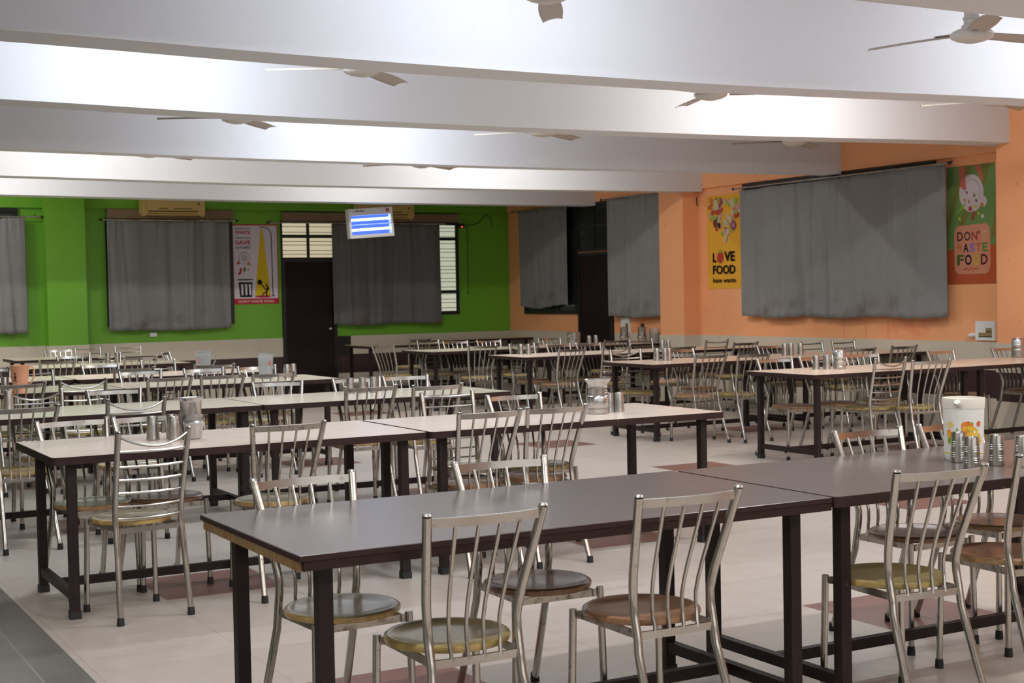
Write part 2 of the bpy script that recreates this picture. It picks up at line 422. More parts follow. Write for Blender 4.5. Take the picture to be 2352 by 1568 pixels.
# ------------------------------------------------------------------ curtains, rods, pelmets
def curtain(label, axis, a0, a1, ztop, zbot, depth, m, folds, flare=.0, seed=1, gather=1.0, hem=(0, 0, 0), slope=0.0, deep=None):
    """cloth hung on a rod: a0..a1 along the wall; depth off the wall"""
    rnd = random.Random(seed); nx, nz = 120, 26; mb = MB()
    ph = [rnd.uniform(0, 6.28) for _ in range(4)]
    L = a1 - a0; H = ztop - zbot
    root = thing('curtain', label, 'curtain', (a0, YG-depth, zbot) if axis == 'x' else (XW-depth, a1, zbot), 0 if axis == 'x' else -PI/2, 'grey window curtains')
    # irregular soft folds: random ridges of different widths, tighter at the heading than at the hem
    fk = [(rnd.uniform(0, 1), rnd.uniform(.008, .035), rnd.choice((-1, 1))*rnd.uniform(.006, .020), rnd.uniform(-.05, .05), rnd.uniform(0, 1)) for _ in range(int(folds*2.6))]
    pl = [(rnd.uniform(0, 1), rnd.uniform(.004, .010), rnd.uniform(.004, .010)) for _ in range(int(folds*2))]
    for i in range(nx+1):
        u = i/nx
        for j in range(nz+1):
            v = j/nz
            w = .006*math.sin(2*PI*folds*.5*u + ph[0] + .8*math.sin(2.2*v+ph[1])) + .010*math.sin(2*PI*folds*.21*u + ph[2])
            for c, sg, am, dr, hl in fk: w += am*(.35 + .65*abs(v-hl))*math.exp(-((u-c-dr*(1-v))/sg)**2)
            for c, sg, am in pl: w += am*max(0, (v-.72)/.28)*math.exp(-((u-c)/sg)**2)
            if deep:
                c, sg, am = deep; w -= am*math.exp(-((u-c-.02*(1-v))/(sg*(.45+.75*(1-v))))**2)*(.4+.6*(1-v))
            x = u*L + flare*(1-v)*(u-.5)*2
            z = v*(H + slope*u) + (1-v)**8*(hem[0]*math.sin(2*PI*hem[1]*u + hem[2]) + .004*math.sin(2*PI*folds*u))
            mb.v.append((x, -gather*w*1.75, z))
    for i in range(nx):
        for j in range(nz):
            a = i*(nz+1)+j; mb.f.append([a, a+nz+1, a+nz+2, a+1]); mb.sm.append(True); mb.mi.append(0)
    o = mb.obj('cloth', m, root)
    md = o.modifiers.new('thick', 'SOLIDIFY'); md.thickness = .004; md.offset = 0
    return root
def rod(label, axis, a0, a1, z, depth):
    root = thing('curtain_rod', label, 'curtain rod', ((a0+a1)/2, YG-depth, z) if axis == 'x' else (XW-depth, (a0+a1)/2, z), 0 if axis == 'x' else PI/2, 'curtain rods')
    h = (a1-a0)/2
    MB().tube([(-h,0,0),(h,0,0)], .011, 10).obj('rod', M_steel2, root)
    for sx in (-1, 1):
        MB().tube([(sx*h,0,0),(sx*(h+.02),0,0),(sx*(h+.05),0,0)], [.012,.02,.006], 10).obj('finial', M_black, root)
        s = 1 if axis == 'x' else -1
        MB().tube([(sx*(h-.06),0,0),(sx*(h-.06),s*depth*.5,.004),(sx*(h-.06),s*(depth-.004),.03)], .008, 8).obj('bracket', M_black, root)
    return root
curtain('grey curtain at the far left edge, beside the green pillar', 'x', 2.1, 3.735, 2.645, 1.045, .13, M_curtain, 9, .0, 3, 1.25)
curtain('wide grey curtain under the left air conditioner on the green wall', 'x', 4.86, 6.66, 2.622, 1.035, .12, M_curtain, 9, .0, 11, .9, (.008, 1.2, .5))
curtain('grey curtain with painted shade beside the brown door, below the blue insect lamp', 'x', 8.29, 10.13, 2.592, 1.032, .13, M_curtain_shaded, 8, .0, 5, .8, (.012, 1.5, 2))
curtain('left half of the large grey curtain pair between the two orange-wall posters', 'y', 12.83, 14.49, 2.705, 1.112, .13, M_curtain, 6, .0, 21, 1.0, (.012, 1.5, 1), .01, (.66, .04, .05))
curtain('right half of the large grey curtain pair between the two orange-wall posters', 'y', 11.03, 12.815, 2.715, 1.115, .13, M_curtain, 7, .01, 8, .7, (.01, 1.5, 4), .02, (.27, .035, .02))
curtain('grey curtain between the dark window and the orange pillar', 'y', 16.17, 17.56, 2.805, 1.10, .13, M_curtain, 6, .0, 31, 1.0, (.012, 1.3, 1))
curtain('grey curtain in the far corner beside the green wall', 'y', 18.72, 20.22, 2.785, 1.25, .13, M_curtain, 6, .0, 14, 1.0, (.03, 1, 2.4))
rod('thin rod carrying the far left curtain beside the pillar', 'x', 2.05, 3.95, 2.66, .13)
rod('thin rod under the brown board left of the street-lamp poster', 'x', 4.80, 6.75, 2.628, .12)
rod('thin rod above the brown door and the shaded curtain', 'x', 7.28, 10.22, 2.607, .13)
rod('dark rod over the large curtain pair on the orange wall', 'y', 10.98, 14.60, 2.735, .13)
rod('dark rod over the curtain next to the orange pillar', 'y', 16.14, 17.72, 2.808, .13)
rod('dark rod over the curtain in the far orange corner', 'y', 18.70, 20.40, 2.79, .13)
tag(MB().box(4.88, 6.725, YG-.09, YG-.06, 2.65, 2.785).box(4.88, 6.725, YG-.06, YG, 2.765, 2.785).obj('pelmet_board', M_pelmet), 'brown pelmet board over the curtain left of the street-lamp poster', 'pelmet', 'pelmet boards')
tag(MB().box(7.50, 10.49, YG-.09, YG-.06, 2.635, 2.765).box(7.50, 10.49, YG-.06, YG, 2.745, 2.765).obj('pelmet_board', M_pelmet), 'long brown pelmet board over the brown door and shaded curtain', 'pelmet', 'pelmet boards')

# ------------------------------------------------------------------ air conditioners
def aircon(label, x0, x1, z0, z1, y0):
    root = thing('air_conditioner', label, 'air conditioner', (x0, y0, z0), 0, 'split air conditioners')
    L, H, D = x1-x0, z1-z0, .2
    prof = [(-.0, .05), (-D*.75, .0), (-D, .045), (-D*1.02, H*.6), (-D*.9, H), (0, H)]
    mb = MB(); n = len(prof)
    for x in (.045, L-.045): mb.v += [(x, p[0], p[1]) for p in prof]
    for i in range(n): j = (i+1) % n; mb.f.append([i, n+i, n+j, j]); mb.sm.append(False); mb.mi.append(0)
    mb.f.append(list(range(n))); mb.f.append([n+i for i in reversed(range(n))]); mb.sm += [False]*2; mb.mi += [0]*2
    mb.obj('body', M_ac, root)
    for a, b in ((0, .044), (L-.044, L)):
        e = MB()
        for x in (a, b): e.v += [(x, p[0]*1.03, p[1]*1.0 - (.012 if p[1] < .06 else 0)) for p in prof]
        for i in range(n): j = (i+1) % n; e.f.append([i, n+i, n+j, j]); e.sm.append(False); e.mi.append(0)
        e.f.append(list(range(n))); e.f.append([n+i for i in reversed(range(n))]); e.sm += [False]*2; e.mi += [0]*2
        e.obj('end_cap', M_ac, root)
    MB().box(.08, L-.10, -D*1.035, -D*1.0, .050, .064).obj('air_slot', M_acdark, root)
    MB().box(.08, L-.10, -D*.99, -D*.80, .005, .012).obj('louvre_flap', M_ac, root)
    MB().box(.26*L, .40*L, -D*1.04, -D*1.012, .092, .102).box(.5*L, .78*L, -D*1.04, -D*1.012, .090, .100).obj('display_strip', M_acdark, root)
    MB().box(L-.10, L-.075, -D*1.045, -D*1.012, .15, .175).obj('indicator', M_acdark, root)
    return root
aircon('cream air conditioner on the green wall above the wide curtain', 5.33, 6.24, 2.69, 2.98, YG-.06-.031)
aircon('cream air conditioner on the green wall behind the blue insect lamp', 8.66, 9.60, 2.675, 2.965, YG-.06-.031)

# ------------------------------------------------------------------ insect lamp
zap = thing('insect_killer_lamp', 'white insect lamp with two glowing blue tubes under the last beam', 'insect lamp', (8.065, 18.66, 2.295), 0)
zap.rotation_euler = (0, math.radians(-4.0), 0)
ZW, ZH, ZD = .335, .41, .11
fr = MB()
fr.box(-ZW, ZW, -ZD/2, ZD/2, 0, .045).box(-ZW, ZW, -ZD/2, ZD/2, .315, ZH).box(-ZW, -ZW+.03, -ZD/2, ZD/2, .045, .315).box(ZW-.03, ZW, -ZD/2, ZD/2, .045, .315)
fr.obj('casing', M_wplastic, zap)
MB().box(-ZW+.03, ZW-.03, ZD/2-.02, ZD/2, .045, .315).obj('back_panel', M_blueback, zap)
for z in (.255, .115):
    MB().tube([(-ZW+.045,-.012,z),(ZW-.045,-.012,z)], .0145, 12).obj('tube_lamp', M_tubeblue, zap)
gr = MB()
for k in range(36):
    x = -ZW+.035 + k*(2*ZW-.07)/35; gr.tube([(x,-ZD/2+.006,.045),(x,-ZD/2+.006,.315)], .0011, 5)
gr.tube([(-ZW+.03,-ZD/2+.006,.185),(ZW-.03,-ZD/2+.006,.185)], .0035, 6)
gr.obj('wire_guard', M_shiny, zap)
MB().box(-.27, -.08, -ZD/2-.002, -ZD/2, .345, .395).obj('name_plate', M_wplastic, zap)
lg = MB()
for k, w in enumerate((.012, .03, .024, .03, .022)):
    x = -.255 + k*.033; lg.box(x, x+w*.8, -ZD/2-.0035, -ZD/2-.002, .365, .365+.02)
lg.obj('logo_print', M_black, zap)
MB().box(.235, .285, -ZD/2-.003, -ZD/2, .345, .395).obj('warning_sticker', mat('red_print', (.60,.10,.08), .5), zap)
for sx in (-.25, .25):
    MB().tube([(sx,0,ZH),(sx,.0,ZH+.40),(sx,0,ZC-2.296)], .003, 6).obj('chain', M_cable, zap)

# ------------------------------------------------------------------ text helper and posters
def text_mesh(txt, w, h, bold=.0):
    cu = bpy.data.curves.new('t', 'FONT'); cu.body = txt; cu.size = 1; cu.offset = bold; cu.resolution_u = 3
    o = bpy.data.objects.new('t', cu); COL.objects.link(o)
    dg = bpy.context.evaluated_depsgraph_get(); dg.update()
    me = bpy.data.meshes.new_from_object(o.evaluated_get(dg)); bpy.data.objects.remove(o); bpy.data.curves.remove(cu)
    xs = [v.co.x for v in me.vertices]; ys = [v.co.y for v in me.vertices]
    x0, x1, y0, y1 = min(xs), max(xs), min(ys), max(ys)
    for v in me.vertices: v.co = ((v.co.x-x0)/(x1-x0)*w, 0, (v.co.y-y0)/(y1-y0)*h)
    return me
def flatmat(name, c, rough=.45): return MATS.get(name) or mat(name, c, .55, spec=.15)
INK = flatmat('black_ink', (.008,.007,.009)); 
class Poster:
    def __init__(s, label, W, H, loc, rotz, bg):
        s.W, s.H = W, H
        s.root = thing('poster', label, 'poster', loc, rotz, 'food waste posters')
        MB().box(0, W, -.004, 0, 0, H).obj('sheet', bg, s.root); s.k = 0
    def y(s): s.k += 1; return -.0042 - .00012*s.k
    def poly(s, name, m, pts): MB().poly([(u*s.W, v*s.H) for u, v in pts], s.y()).obj(name, m, s.root)
    def polys(s, name, m, L):
        mb = MB(); y = s.y()
        for pts in L: mb.poly([(u*s.W, v*s.H) for u, v in pts], y)
        mb.obj(name, m, s.root)
    def ell(s, name, m, u, v, ru, rv, rot=0, n=24): s.poly(name, m, s.ep(u, v, ru, rv, rot, n))
    def ep(s, u, v, ru, rv, rot=0, n=24):
        # radii in poster-width units, kept round
        pts = []
        for k in range(n):
            a = 2*PI*k/n; x = ru*math.cos(a); y = rv*math.sin(a); c, d = math.cos(rot), math.sin(rot)
            pts.append((u + x*c-y*d, v + (x*d+y*c)*s.W/s.H))
        return pts
    def line(s, name, m, pts, w):
        q = [Vector((u*s.W, v*s.H)) for u, v in pts]; L, R = [], []
        for i, p in enumerate(q):
            t = (q[min(i+1,len(q)-1)] - q[max(i-1,0)]).normalized(); nrm = Vector((-t.y, t.x))*w*s.W/2
            L.append(p+nrm); R.append(p-nrm)
        y = s.y(); mb = MB()
        for i in range(len(q)-1): mb.poly([tuple(L[i]), tuple(R[i]), tuple(R[i+1]), tuple(L[i+1])], y)
        mb.obj(name, m, s.root)
    def text(s, name, txt, m, u0, u1, v0, v1, bold=.02):
        me = text_mesh(txt, (u1-u0)*s.W, (v1-v0)*s.H, bold); me.materials.append(m)
        o = bpy.data.objects.new(name, me); COL.objects.link(o); o.parent = s.root; o.location = (u0*s.W, s.y(), v0*s.H)

# poster 1: street lamp, bin and crouching figure
c_lav = flatmat('lavender_paper', (.66,.61,.67)); c_red = flatmat('crimson_ink', (.47,.028,.05)); c_cream = flatmat('cream_ink', (.75,.62,.5))
p = Poster('white poster of street lamp, bin and crouching figure beside the brown door', .715, 1.20, (6.732, YG-.002, 1.385), 0, c_lav)
for n, pts in (('border', [(0,0),(.02,0),(.02,1),(0,1)]), ('border', [(.98,0),(1,0),(1,1),(.98,1)]), ('border', [(.02,.985),(.98,.985),(.98,1),(.02,1)])): p.poly(n, c_red, pts)
p.poly('bottom_band', c_red, [(0,0),(1,0),(1,.07),(0,.07)])
p.text('headline', "DON'T WASTE FOOD", c_cream, .11, .89, .018, .050, .02)
c_ink2 = flatmat('dark_violet_ink', (.06,.05,.07))
p.text('headline', 'WHAT YOU', c_ink2, .065, .40, .933, .955, .02); p.text('headline', 'WASTE', c_red, .065, .40, .877, .917, .03)
p.text('headline', 'THAT CAN', c_ink2, .07, .40, .816, .838, .02); p.text('headline', 'SAVE', c_red, .07, .40, .744, .795, .03)
p.text('headline', 'OTHERS', c_ink2, .07, .40, .693, .722, .025)
c_plate = flatmat('grey_ring_ink', (.36,.31,.35)); p.ell('plate_picture', c_plate, .255, .575, .13, .13, n=32); p.ell('plate_picture', c_lav, .255, .575, .112, .112, n=32); p.ell('plate_picture', flatmat('pale_grey_ink', (.47,.42,.46)), .255, .575, .075, .075, n=28)
c_tom = flatmat('tomato_ink', (.42,.06,.04)); c_or = flatmat('carrot_ink', (.50,.20,.07)); c_leaf = flatmat('leaf_ink', (.10,.19,.04))
p.ell('food_picture', c_tom, .125, .515, .035, .03, .5); p.poly('food_picture', c_or, [(.30,.485),(.42,.49),(.34,.53)]); p.ell('food_picture', c_leaf, .255, .435, .028, .055)
p.line('food_picture', c_tom, [(.17,.455),(.175,.42),(.155,.39),(.12,.375)], .05); p.ell('food_picture', c_or, .335, .435, .02, .022)
p.poly('bin_picture', INK, [(.105,.30),(.425,.30),(.425,.314),(.105,.314)])
p.poly('bin_picture', INK, [(.145,.09),(.405,.09),(.42,.275),(.115,.275)])
for u in (.165, .25, .335): p.poly('bin_picture', c_lav, [(u+.012,.112),(u+.052,.112),(u+.055,.252),(u,.252)])
c_yel = flatmat('yellow_ink', (.66,.47,.02)); p.poly('light_beam_picture', c_yel, [(.47,.095),(.82,.095),(.665,.93),(.62,.93)])
p.ell('spot_picture', c_red, .645, .093, .175, .025, n=28)
c_navy = flatmat('navy_ink', (.035,.035,.09))
p.line('lamp_post_picture', c_navy, [(.865,.10),(.855,.86),(.84,.905),(.79,.945),(.70,.965),(.60,.96)], .02)
p.poly('lamp_post_picture', c_navy, [(.83,.095),(.91,.095),(.88,.115),(.86,.115)])
p.ell('figure_picture', INK, .58, .272, .055, .055); p.line('figure_picture', INK, [(.62,.245),(.68,.20),(.74,.165)], .025)
p.poly('figure_picture', INK, [(.69,.25),(.72,.255),(.76,.215),(.79,.19),(.745,.165),(.715,.175),(.735,.205)])
p.line('figure_picture', INK, [(.74,.17),(.72,.14),(.73,.095)], .03); p.line('figure_picture', INK, [(.73,.155),(.66,.135),(.62,.10)], .025)
# poster 2: heart of fruit and vegetables
c_mango = flatmat('mango_paper', (.80,.42,.045))
p = Poster('yellow poster with a heart of vegetables beside the large grey curtain', .74, 1.215, (XW-.002, 15.345, 1.475), -PI/2, c_mango)
pal = [flatmat('veg_%s' % n, c) for n, c in (('red',(.50,.07,.05)),('orange',(.60,.20,.06)),('white',(.62,.52,.44)),('cream',(.62,.48,.25)),('green',(.30,.45,.06)),('purple',(.26,.08,.16)),('dark',(.03,.02,.05)),('pink',(.60,.32,.28)),('brown',(.14,.06,.025)),('pale_green',(.50,.52,.25)))]
rn = random.Random(4); n = 0
for k in range(700):
    u = rn.uniform(.08,.92); v = rn.uniform(.42,.95)
    X = (u-.5)/.40; Y = (v-.74)/.19
    if (X*X + Y*Y - 1)**3 - 1.15*X*X*Y**3 > 0: continue
    m_ = rn.choices(pal, [16,12,16,12,9,7,3,10,3,6])[0]
    p.ell('vegetable_picture', m_, u, v, rn.uniform(.035,.075), rn.uniform(.03,.055), rn.uniform(0,3), 10); n += 1
    if n >= 84: break
for mm, u, v, a, b, r in ((pal[5],.77,.665,.075,.085,0),(pal[7],.77,.67,.03,.04,0),(pal[6],.37,.675,.045,.055,.4),(pal[8],.25,.70,.055,.075,.2),(pal[2],.55,.535,.035,.085,-.35),(pal[9],.76,.90,.08,.085,0),(pal[4],.84,.925,.05,.05,0),(pal[3],.30,.885,.06,.09,.5),(pal[0],.83,.765,.04,.045,0),(pal[0],.34,.82,.08,.05,0)):
    p.ell('vegetable_picture', mm, u, v, a, b, r, 14)
p.text('headline', 'L', INK, .17, .275, .285, .385, .03); p.text('headline', 'VE', INK, .50, .80, .29, .395, .03)
p.ell('strawberry_picture', flatmat('strawberry_ink', (.52,.05,.04)), .385, .335, .085, .10); p.poly('strawberry_picture', flatmat('stalk_ink', (.25,.42,.04)), [(.335,.395),(.385,.375),(.435,.395),(.41,.41),(.385,.425),(.36,.41)])
p.text('headline', 'FOOD', INK, .17, .81, .155, .250, .03); p.text('headline', 'hate waste', INK, .17, .82, .065, .115, .02)
# poster 3: plate held over a bin label
c_pg = flatmat('sage_green_paper', (.15,.27,.085))
p = Poster("green and red poster of a tipped plate reading DON'T WASTE FOOD", .655, 1.235, (XW-.002, 11.115, 1.465), -PI/2, c_pg)
c_ol = flatmat('olive_stripe_ink', (.18,.19,.05)); c_rust = flatmat('rust_ink', (.47,.095,.035)); c_coral = flatmat('coral_ink', (.50,.14,.09)); c_pl = flatmat('plate_white_ink', (.56,.50,.51)); c_pl2 = flatmat('plate_shade_ink', (.44,.38,.39)); c_lab = flatmat('salmon_label_ink', (.60,.26,.16))
for pts in ([(0,.55),(.0,.42),(.30,.82),(.22,.90)],[(.35,1),(.55,1),(.40,.80),(.33,.86)],[(.75,1),(.92,1),(.78,.80),(.70,.82)],[(.1,.38),(.22,.38),(.5,.62),(.4,.66)],[(.9,.36),(1,.40),(1,.62)]): p.poly('stripe_print', c_ol, pts)
p.poly('lower_panel', c_rust, [(0,0),(1,0),(1,.325),(0,.295)])
p.ell('plate_picture', c_pl, .515, .765, .255, .30, .1, 36); p.ell('plate_picture', c_pl2, .53, .775, .175, .215, .1, 32); p.ell('plate_picture', c_pl, .52, .765, .165, .205, .1, 32)
p.poly('arm_picture', c_coral, [(.25,.995),(.37,.995),(.40,.87),(.41,.80),(.37,.795),(.28,.83),(.27,.90)]); p.poly('arm_picture', c_coral, [(.58,.998),(.70,.998),(.77,.88),(.73,.855),(.65,.93),(.62,.96)])
p.poly('pea_pod_picture', flatmat('pod_ink', (.26,.42,.03)), [(.17,.575),(.38,.66),(.40,.69),(.30,.655),(.20,.60)])
p.ell('egg_picture', c_pl, .76, .69, .075, .085, .3); p.ell('egg_picture', c_or, .735, .66, .035, .035); p.ell('egg_picture', c_pl, .745, .565, .035, .03)
p.ell('tomato_picture', c_tom, .49, .635, .04, .04); p.line('sausage_picture', flatmat('sausage_ink', (.28,.09,.05)), [(.58,.61),(.55,.575),(.53,.535)], .075)
for mm, u, v in ((c_or,.38,.71),(c_or,.47,.695),(c_leaf,.58,.745),(pal[5],.62,.70),(pal[5],.42,.775),(c_yel,.60,.65),(c_yel,.67,.59),(c_yel,.27,.555)): p.ell('crumb_picture', mm, u, v, .02, .03, .5, 10)
lab = []
for cx, cy, a0 in ((.80,.42,0),(.25,.41,90),(.25,.17,180),(.80,.17,270)):
    for k in range(6):
        a = math.radians(a0+18*k); lab.append((cx+.10*math.cos(a), cy+.085*math.sin(a)))
p.poly('label_picture', c_lab, lab)
lt = [flatmat('letter_%s' % n, c) for n, c in (('maroon',(.12,.03,.03)),('charcoal',(.05,.06,.05)),('red',(.36,.06,.04)),('orange',(.50,.16,.05)),('violet',(.28,.16,.42)),('green',(.13,.24,.05)),('black',(.02,.02,.03)),('yellow',(.55,.42,.05)),('cream',(.58,.38,.22)),('dark_green',(.05,.12,.03)))]
def letters(word, cols, u0, u1, v0, v1, gaps=None):
    ws = [.35 if c == "'" else 1.0 for c in word]; tot = sum(ws); u = u0
    for c, m_, w in zip(word, cols, ws):
        du = (u1-u0)*w/tot
        if c == "'": p.text('headline', c, m_, u+.1*du, u+.7*du, v0+.65*(v1-v0), v1, .03)
        else: p.text('headline', c, m_, u+.06*du, u+.92*du, v0, v1, .035)
        u += du
letters("DON'T", [lt[0],lt[1],lt[2],lt[0],lt[8]], .20, .86, .365, .445)
letters("WASTE", [lt[3],lt[6],lt[4],lt[3],lt[5]], .20, .86, .270, .345)
letters("FOOD", [lt[9],lt[6],lt[7],lt[0]], .20, .86, .160, .250)
p.line('scribble_print', c_rust, [(.34,.115),(.42,.14),(.44,.11),(.52,.14),(.53,.11),(.60,.135),(.66,.12)], .02)

# ------------------------------------------------------------------ wall fittings
def plate(label, y0, y1, z0, z1):
    r = thing('switch_board', label, 'switch board', (XW, y1, z0), -PI/2, 'broken switch boards'); W, H = y1-y0, z1-z0
    MB().box(0, W, -.03, 0, 0, H).obj('cover', M_wplastic, r)
    MB().box(W*.18, W*.86, -.032, -.03, H*.16, H*.40).box(W*.54, W*.86, -.032, -.03, H*.40, H*.64).obj('socket_cutout', mat('socket_brass', (.30,.23,.09), .5), r)
    MB().box(W*.18, W*.86, -.0335, -.032, H*.16, H*.22).box(W*.56, W*.84, -.0335, -.032, H*.42, H*.47).obj('socket_slot', M_acdark, r)
    return r
plate('white broken switch board under the tipped-plate poster', 10.46, 10.72, .88, 1.08)
plate('white switch board behind the steel pots by the dark door', 17.20, 17.42, .87, 1.09)
cam_ = thing('pipe_stub', 'small white plug stub at the lower left of a switch board', 'plug', (XW, 10.75, .935)); MB().tube([(-.005,-.02,0),(-.05,.0,.0),(-.075,.02,-.005)], [.02,.022,.012], 12).obj('plug_body', M_wplastic, cam_); MB().tube([(-.07,.02,-.005),(-.05,.06,-.02),(-.03,.13,-.07)], .004, 6).obj('cord', M_wplastic, cam_)
tag(MB().tube([(XW-.055,15.57,2.925),(XW-.075,15.555,2.90),(XW-.08,15.55,2.865),(XW-.08,15.50,2.85),(XW-.075,15.39,2.845),(XW-.06,15.38,2.85)], .008, 8).obj('wall_hook', M_cable), 'bent dark iron hook on the orange lintel above the heart poster', 'hook', 'iron hooks')
tag(MB().tube([(XW-.03,15.53,2.69),(XW-.06,15.50,2.665),(XW-.06,15.49,2.63),(XW-.05,15.50,2.60),(XW-.03,15.52,2.58)], .008, 8).obj('wall_hook', M_cable), 'bent dark iron hook on the pillar side left of the heart poster', 'hook', 'iron hooks')
ic = thing('cable_box', 'small black cable box with a red light right of the lit window', 'cable box', (10.56, YG, 2.57))
MB().box(-.05, .05, -.06, -.0, -.02, .05).obj('box_body', M_cable, ic)
MB().lathe([(.0,0),(.012,.002),(.012,.012),(0,.016)], 10, (0,-.066,-.012)).obj('red_light', mat('red_led', (.8,.05,.02), .4, emit=(1,.06,.02), es=3), ic)
MB().tube([(.05,-.03,.02),(.2,-.012,.03),(.33,-.012,.06),(.43,-.012,.17),(.5,-.012,.185),(.55,-.012,.15),(.58,-.012,.02)], .006, 6).obj('cable', M_cable, ic)
MB().tube([(.115,-.012,.03),(.12,-.012,-.3),(.115,-.012,-1.05)], .004, 6).obj('pull_cord', M_cable, ic)
MB().lathe([(0,0),(.012,.004),(.010,.03),(0,.034)], 10, (.115,-.016,-1.09)).obj('cord_bead', M_cable, ic)
tag(MB().box(5.46, 5.56, YG-.03, YG, .94, 1.0).obj('socket_stub', M_wplastic), 'small pale socket stub under the wide curtain on the green wall', 'socket')

# ------------------------------------------------------------------ ceiling fans
def fan_proto():
    r = thing('ceiling_fan', '', 'ceiling fan', (0,0,0), 0, 'ceiling fans')
    # origin at the hub's middle
    MB().lathe([(0,-.040),(.05,-.040),(.085,-.034),(.122,-.016),(.128,-.004),(.128,.006),(.115,.02),(.085,.034),(.05,.045),(0,.046)], 32).obj('motor_housing', M_fan, r)
    MB().lathe([(0,-.0445),(.045,-.044),(.05,-.0405),(0,-.0400)], 24).obj('bottom_cap', M_fan, r)
    MB().lathe([(.062,.040),(.058,.06),(.047,.065),(.047,.09),(.052,.095),(.052,.105),(.044,.112),(.044,.14),(.03,.165),(.012,.175)], 20).obj('lower_canopy', M_fan, r)
    MB().tube([(0,0,.16),(0,0,.58)], .011, 10).obj('down_rod', M_fan, r)
    MB().lathe([(.014,.50),(.05,.56),(.062,.60),(.062,.625)], 20).obj('ceiling_canopy', M_fan, r)
    for k in range(3):
        a = 2*PI*k/3; Rm = Matrix.Rotation(a, 4, 'Z')
        mb = MB(); N = 14
        for i in range(N+1):
            t = i/N; x = .14 + .50*t; w = .050 + .016*math.sin(PI*min(1, t*1.1)*.8) - .004*t
            tilt = math.radians(-10)
            for j in range(5):
                q = (j/4-.5)*2; y = q*w; z = .012 + math.sin(tilt)*y - .010*q*q - .02*t*t*.6
                for dz in (0,):
                    mb.v.append(tuple(Rm @ Vector((x, y, z))))
        for i in range(N):
            for j in range(4):
                b = i*5+j; mb.f.append([b, b+5, b+6, b+1]); mb.sm.append(True); mb.mi.append(0)
        o = mb.obj('blade', M_fanblade, r); md = o.modifiers.new('thick', 'SOLIDIFY'); md.thickness = .004
        arm = MB(); arm.box(.095, .23, -.018, .018, .014, .020, M=Rm); arm.obj('blade_arm', M_fan, o)
    return r
FP = fan_proto()
FANS = [(6.60, 6.2, 2.937, 113, 'white ceiling fan seen whole below the nearest beam at the right'),
 (3.66, 6.2, 2.935, 57, 'white ceiling fan cut by the top edge of the photo'),
 (3.81, 8.9, 2.962, 162, 'white ceiling fan half hidden by the nearest beam, left of centre'),
 (6.69, 8.9, 2.945, 75, 'white ceiling fan half hidden by the nearest beam, right of centre'),
 (9.77, 8.9, 3.04, 20, 'white ceiling fan showing a sliver under the nearest beam at far right'),
 (3.79, 11.5, 2.942, 165, 'white ceiling fan with one blade showing below the second beam at left'),
 (6.72, 11.5, 2.94, 30, 'white ceiling fan showing a sliver under the middle of the second beam'),
 (9.70, 11.5, 2.955, 30, 'white ceiling fan showing a sliver under the right part of the second beam'),
 (3.77, 14.2, 2.915, 30, 'white ceiling fan showing a sliver under the third beam at left'),
 (6.755, 14.2, 2.89, 30, 'white ceiling fan showing a sliver under the third beam near centre')]
for i, (x, y, z, a, lab_) in enumerate(FANS):
    if i == 0: f_ = FP; f_.location = (x, y, z); f_.rotation_euler = (0, 0, math.radians(a)); f_['label'] = lab_
    else: dup(FP, lab_, (x, y, z), math.radians(a))

# ------------------------------------------------------------------ tables
TW, TT = .905, .75
ROWN = {'A':'front row','B':'second left-hand row','C':'third left-hand row','D':'fourth left-hand row','E':'fifth left-hand row','F':'sixth left-hand row','G':'rearmost left-hand row',
        'R1':'nearest row by orange wall','R2':'second row by orange wall','R3':'third row by orange wall','R4':'fourth row by orange wall','H':'table by brown door'}
TP = {}
def table_proto(topm, L=1.858, layered=False, thick=.036):
    r = thing('dining_table', '', 'table', (0,0,0), 0, 'long dining tables')
    # origin: front-left foot corner on the floor, x along the length, y to the back
    zt = TT
    if layered:
        MB().rbox(0, L, 0, TW, zt-.016, zt, .006, 2, e=.002).obj('tabletop', [topm], r)
        MB().rbox(-.0015, L+.0015, -.0015, TW+.0015, zt-.0165, zt-.0015, .007, 2).obj('edge_band', M_edge, r)
        MB().box(.014, L, .003, TW-.003, zt-.044, zt-.0166).obj('under_board', M_edge, r)
        MB().box(.004, .014, .02, TW-.02, zt-.046, zt-.0166).obj('raw_board_edge', M_ply, r)
        zb = zt-.044
    else:
        zb = zt-thick
        MB().rbox(.004, L-.004, .004, TW-.004, zt-thick+.002, zt, .018, 3).obj('tabletop', [topm], r)
        # banding ring
        mb = MB(); mb.rbox(0, L, 0, TW, zb, zt-.0012, .02, 3); mb.obj('edge_band', M_edge, r)
    lx, ly0, ly1, s = .10, .088, TW-.092, .021
    for x in (lx, L-lx):
        for y in (ly0, ly1):
            o = MB().box(x-s, x+s, y-s, y+s, .012, zb-.0005).obj('leg', M_darkmetal, r)
            MB().box(x-s-.004, x+s+.004, y-s-.004, y+s+.004, 0, .035).obj('foot_cap', M_rubber, o)
        MB().box(x-.017, x+.017, ly0+s, ly1-s, .085, .125).obj('end_rail', M_darkmetal, r)
    MB().box(lx+.017, L-lx-.017, (ly0+ly1)/2-.015, (ly0+ly1)/2+.015, .085, .125).obj('stretcher', M_darkmetal, r)
    return r
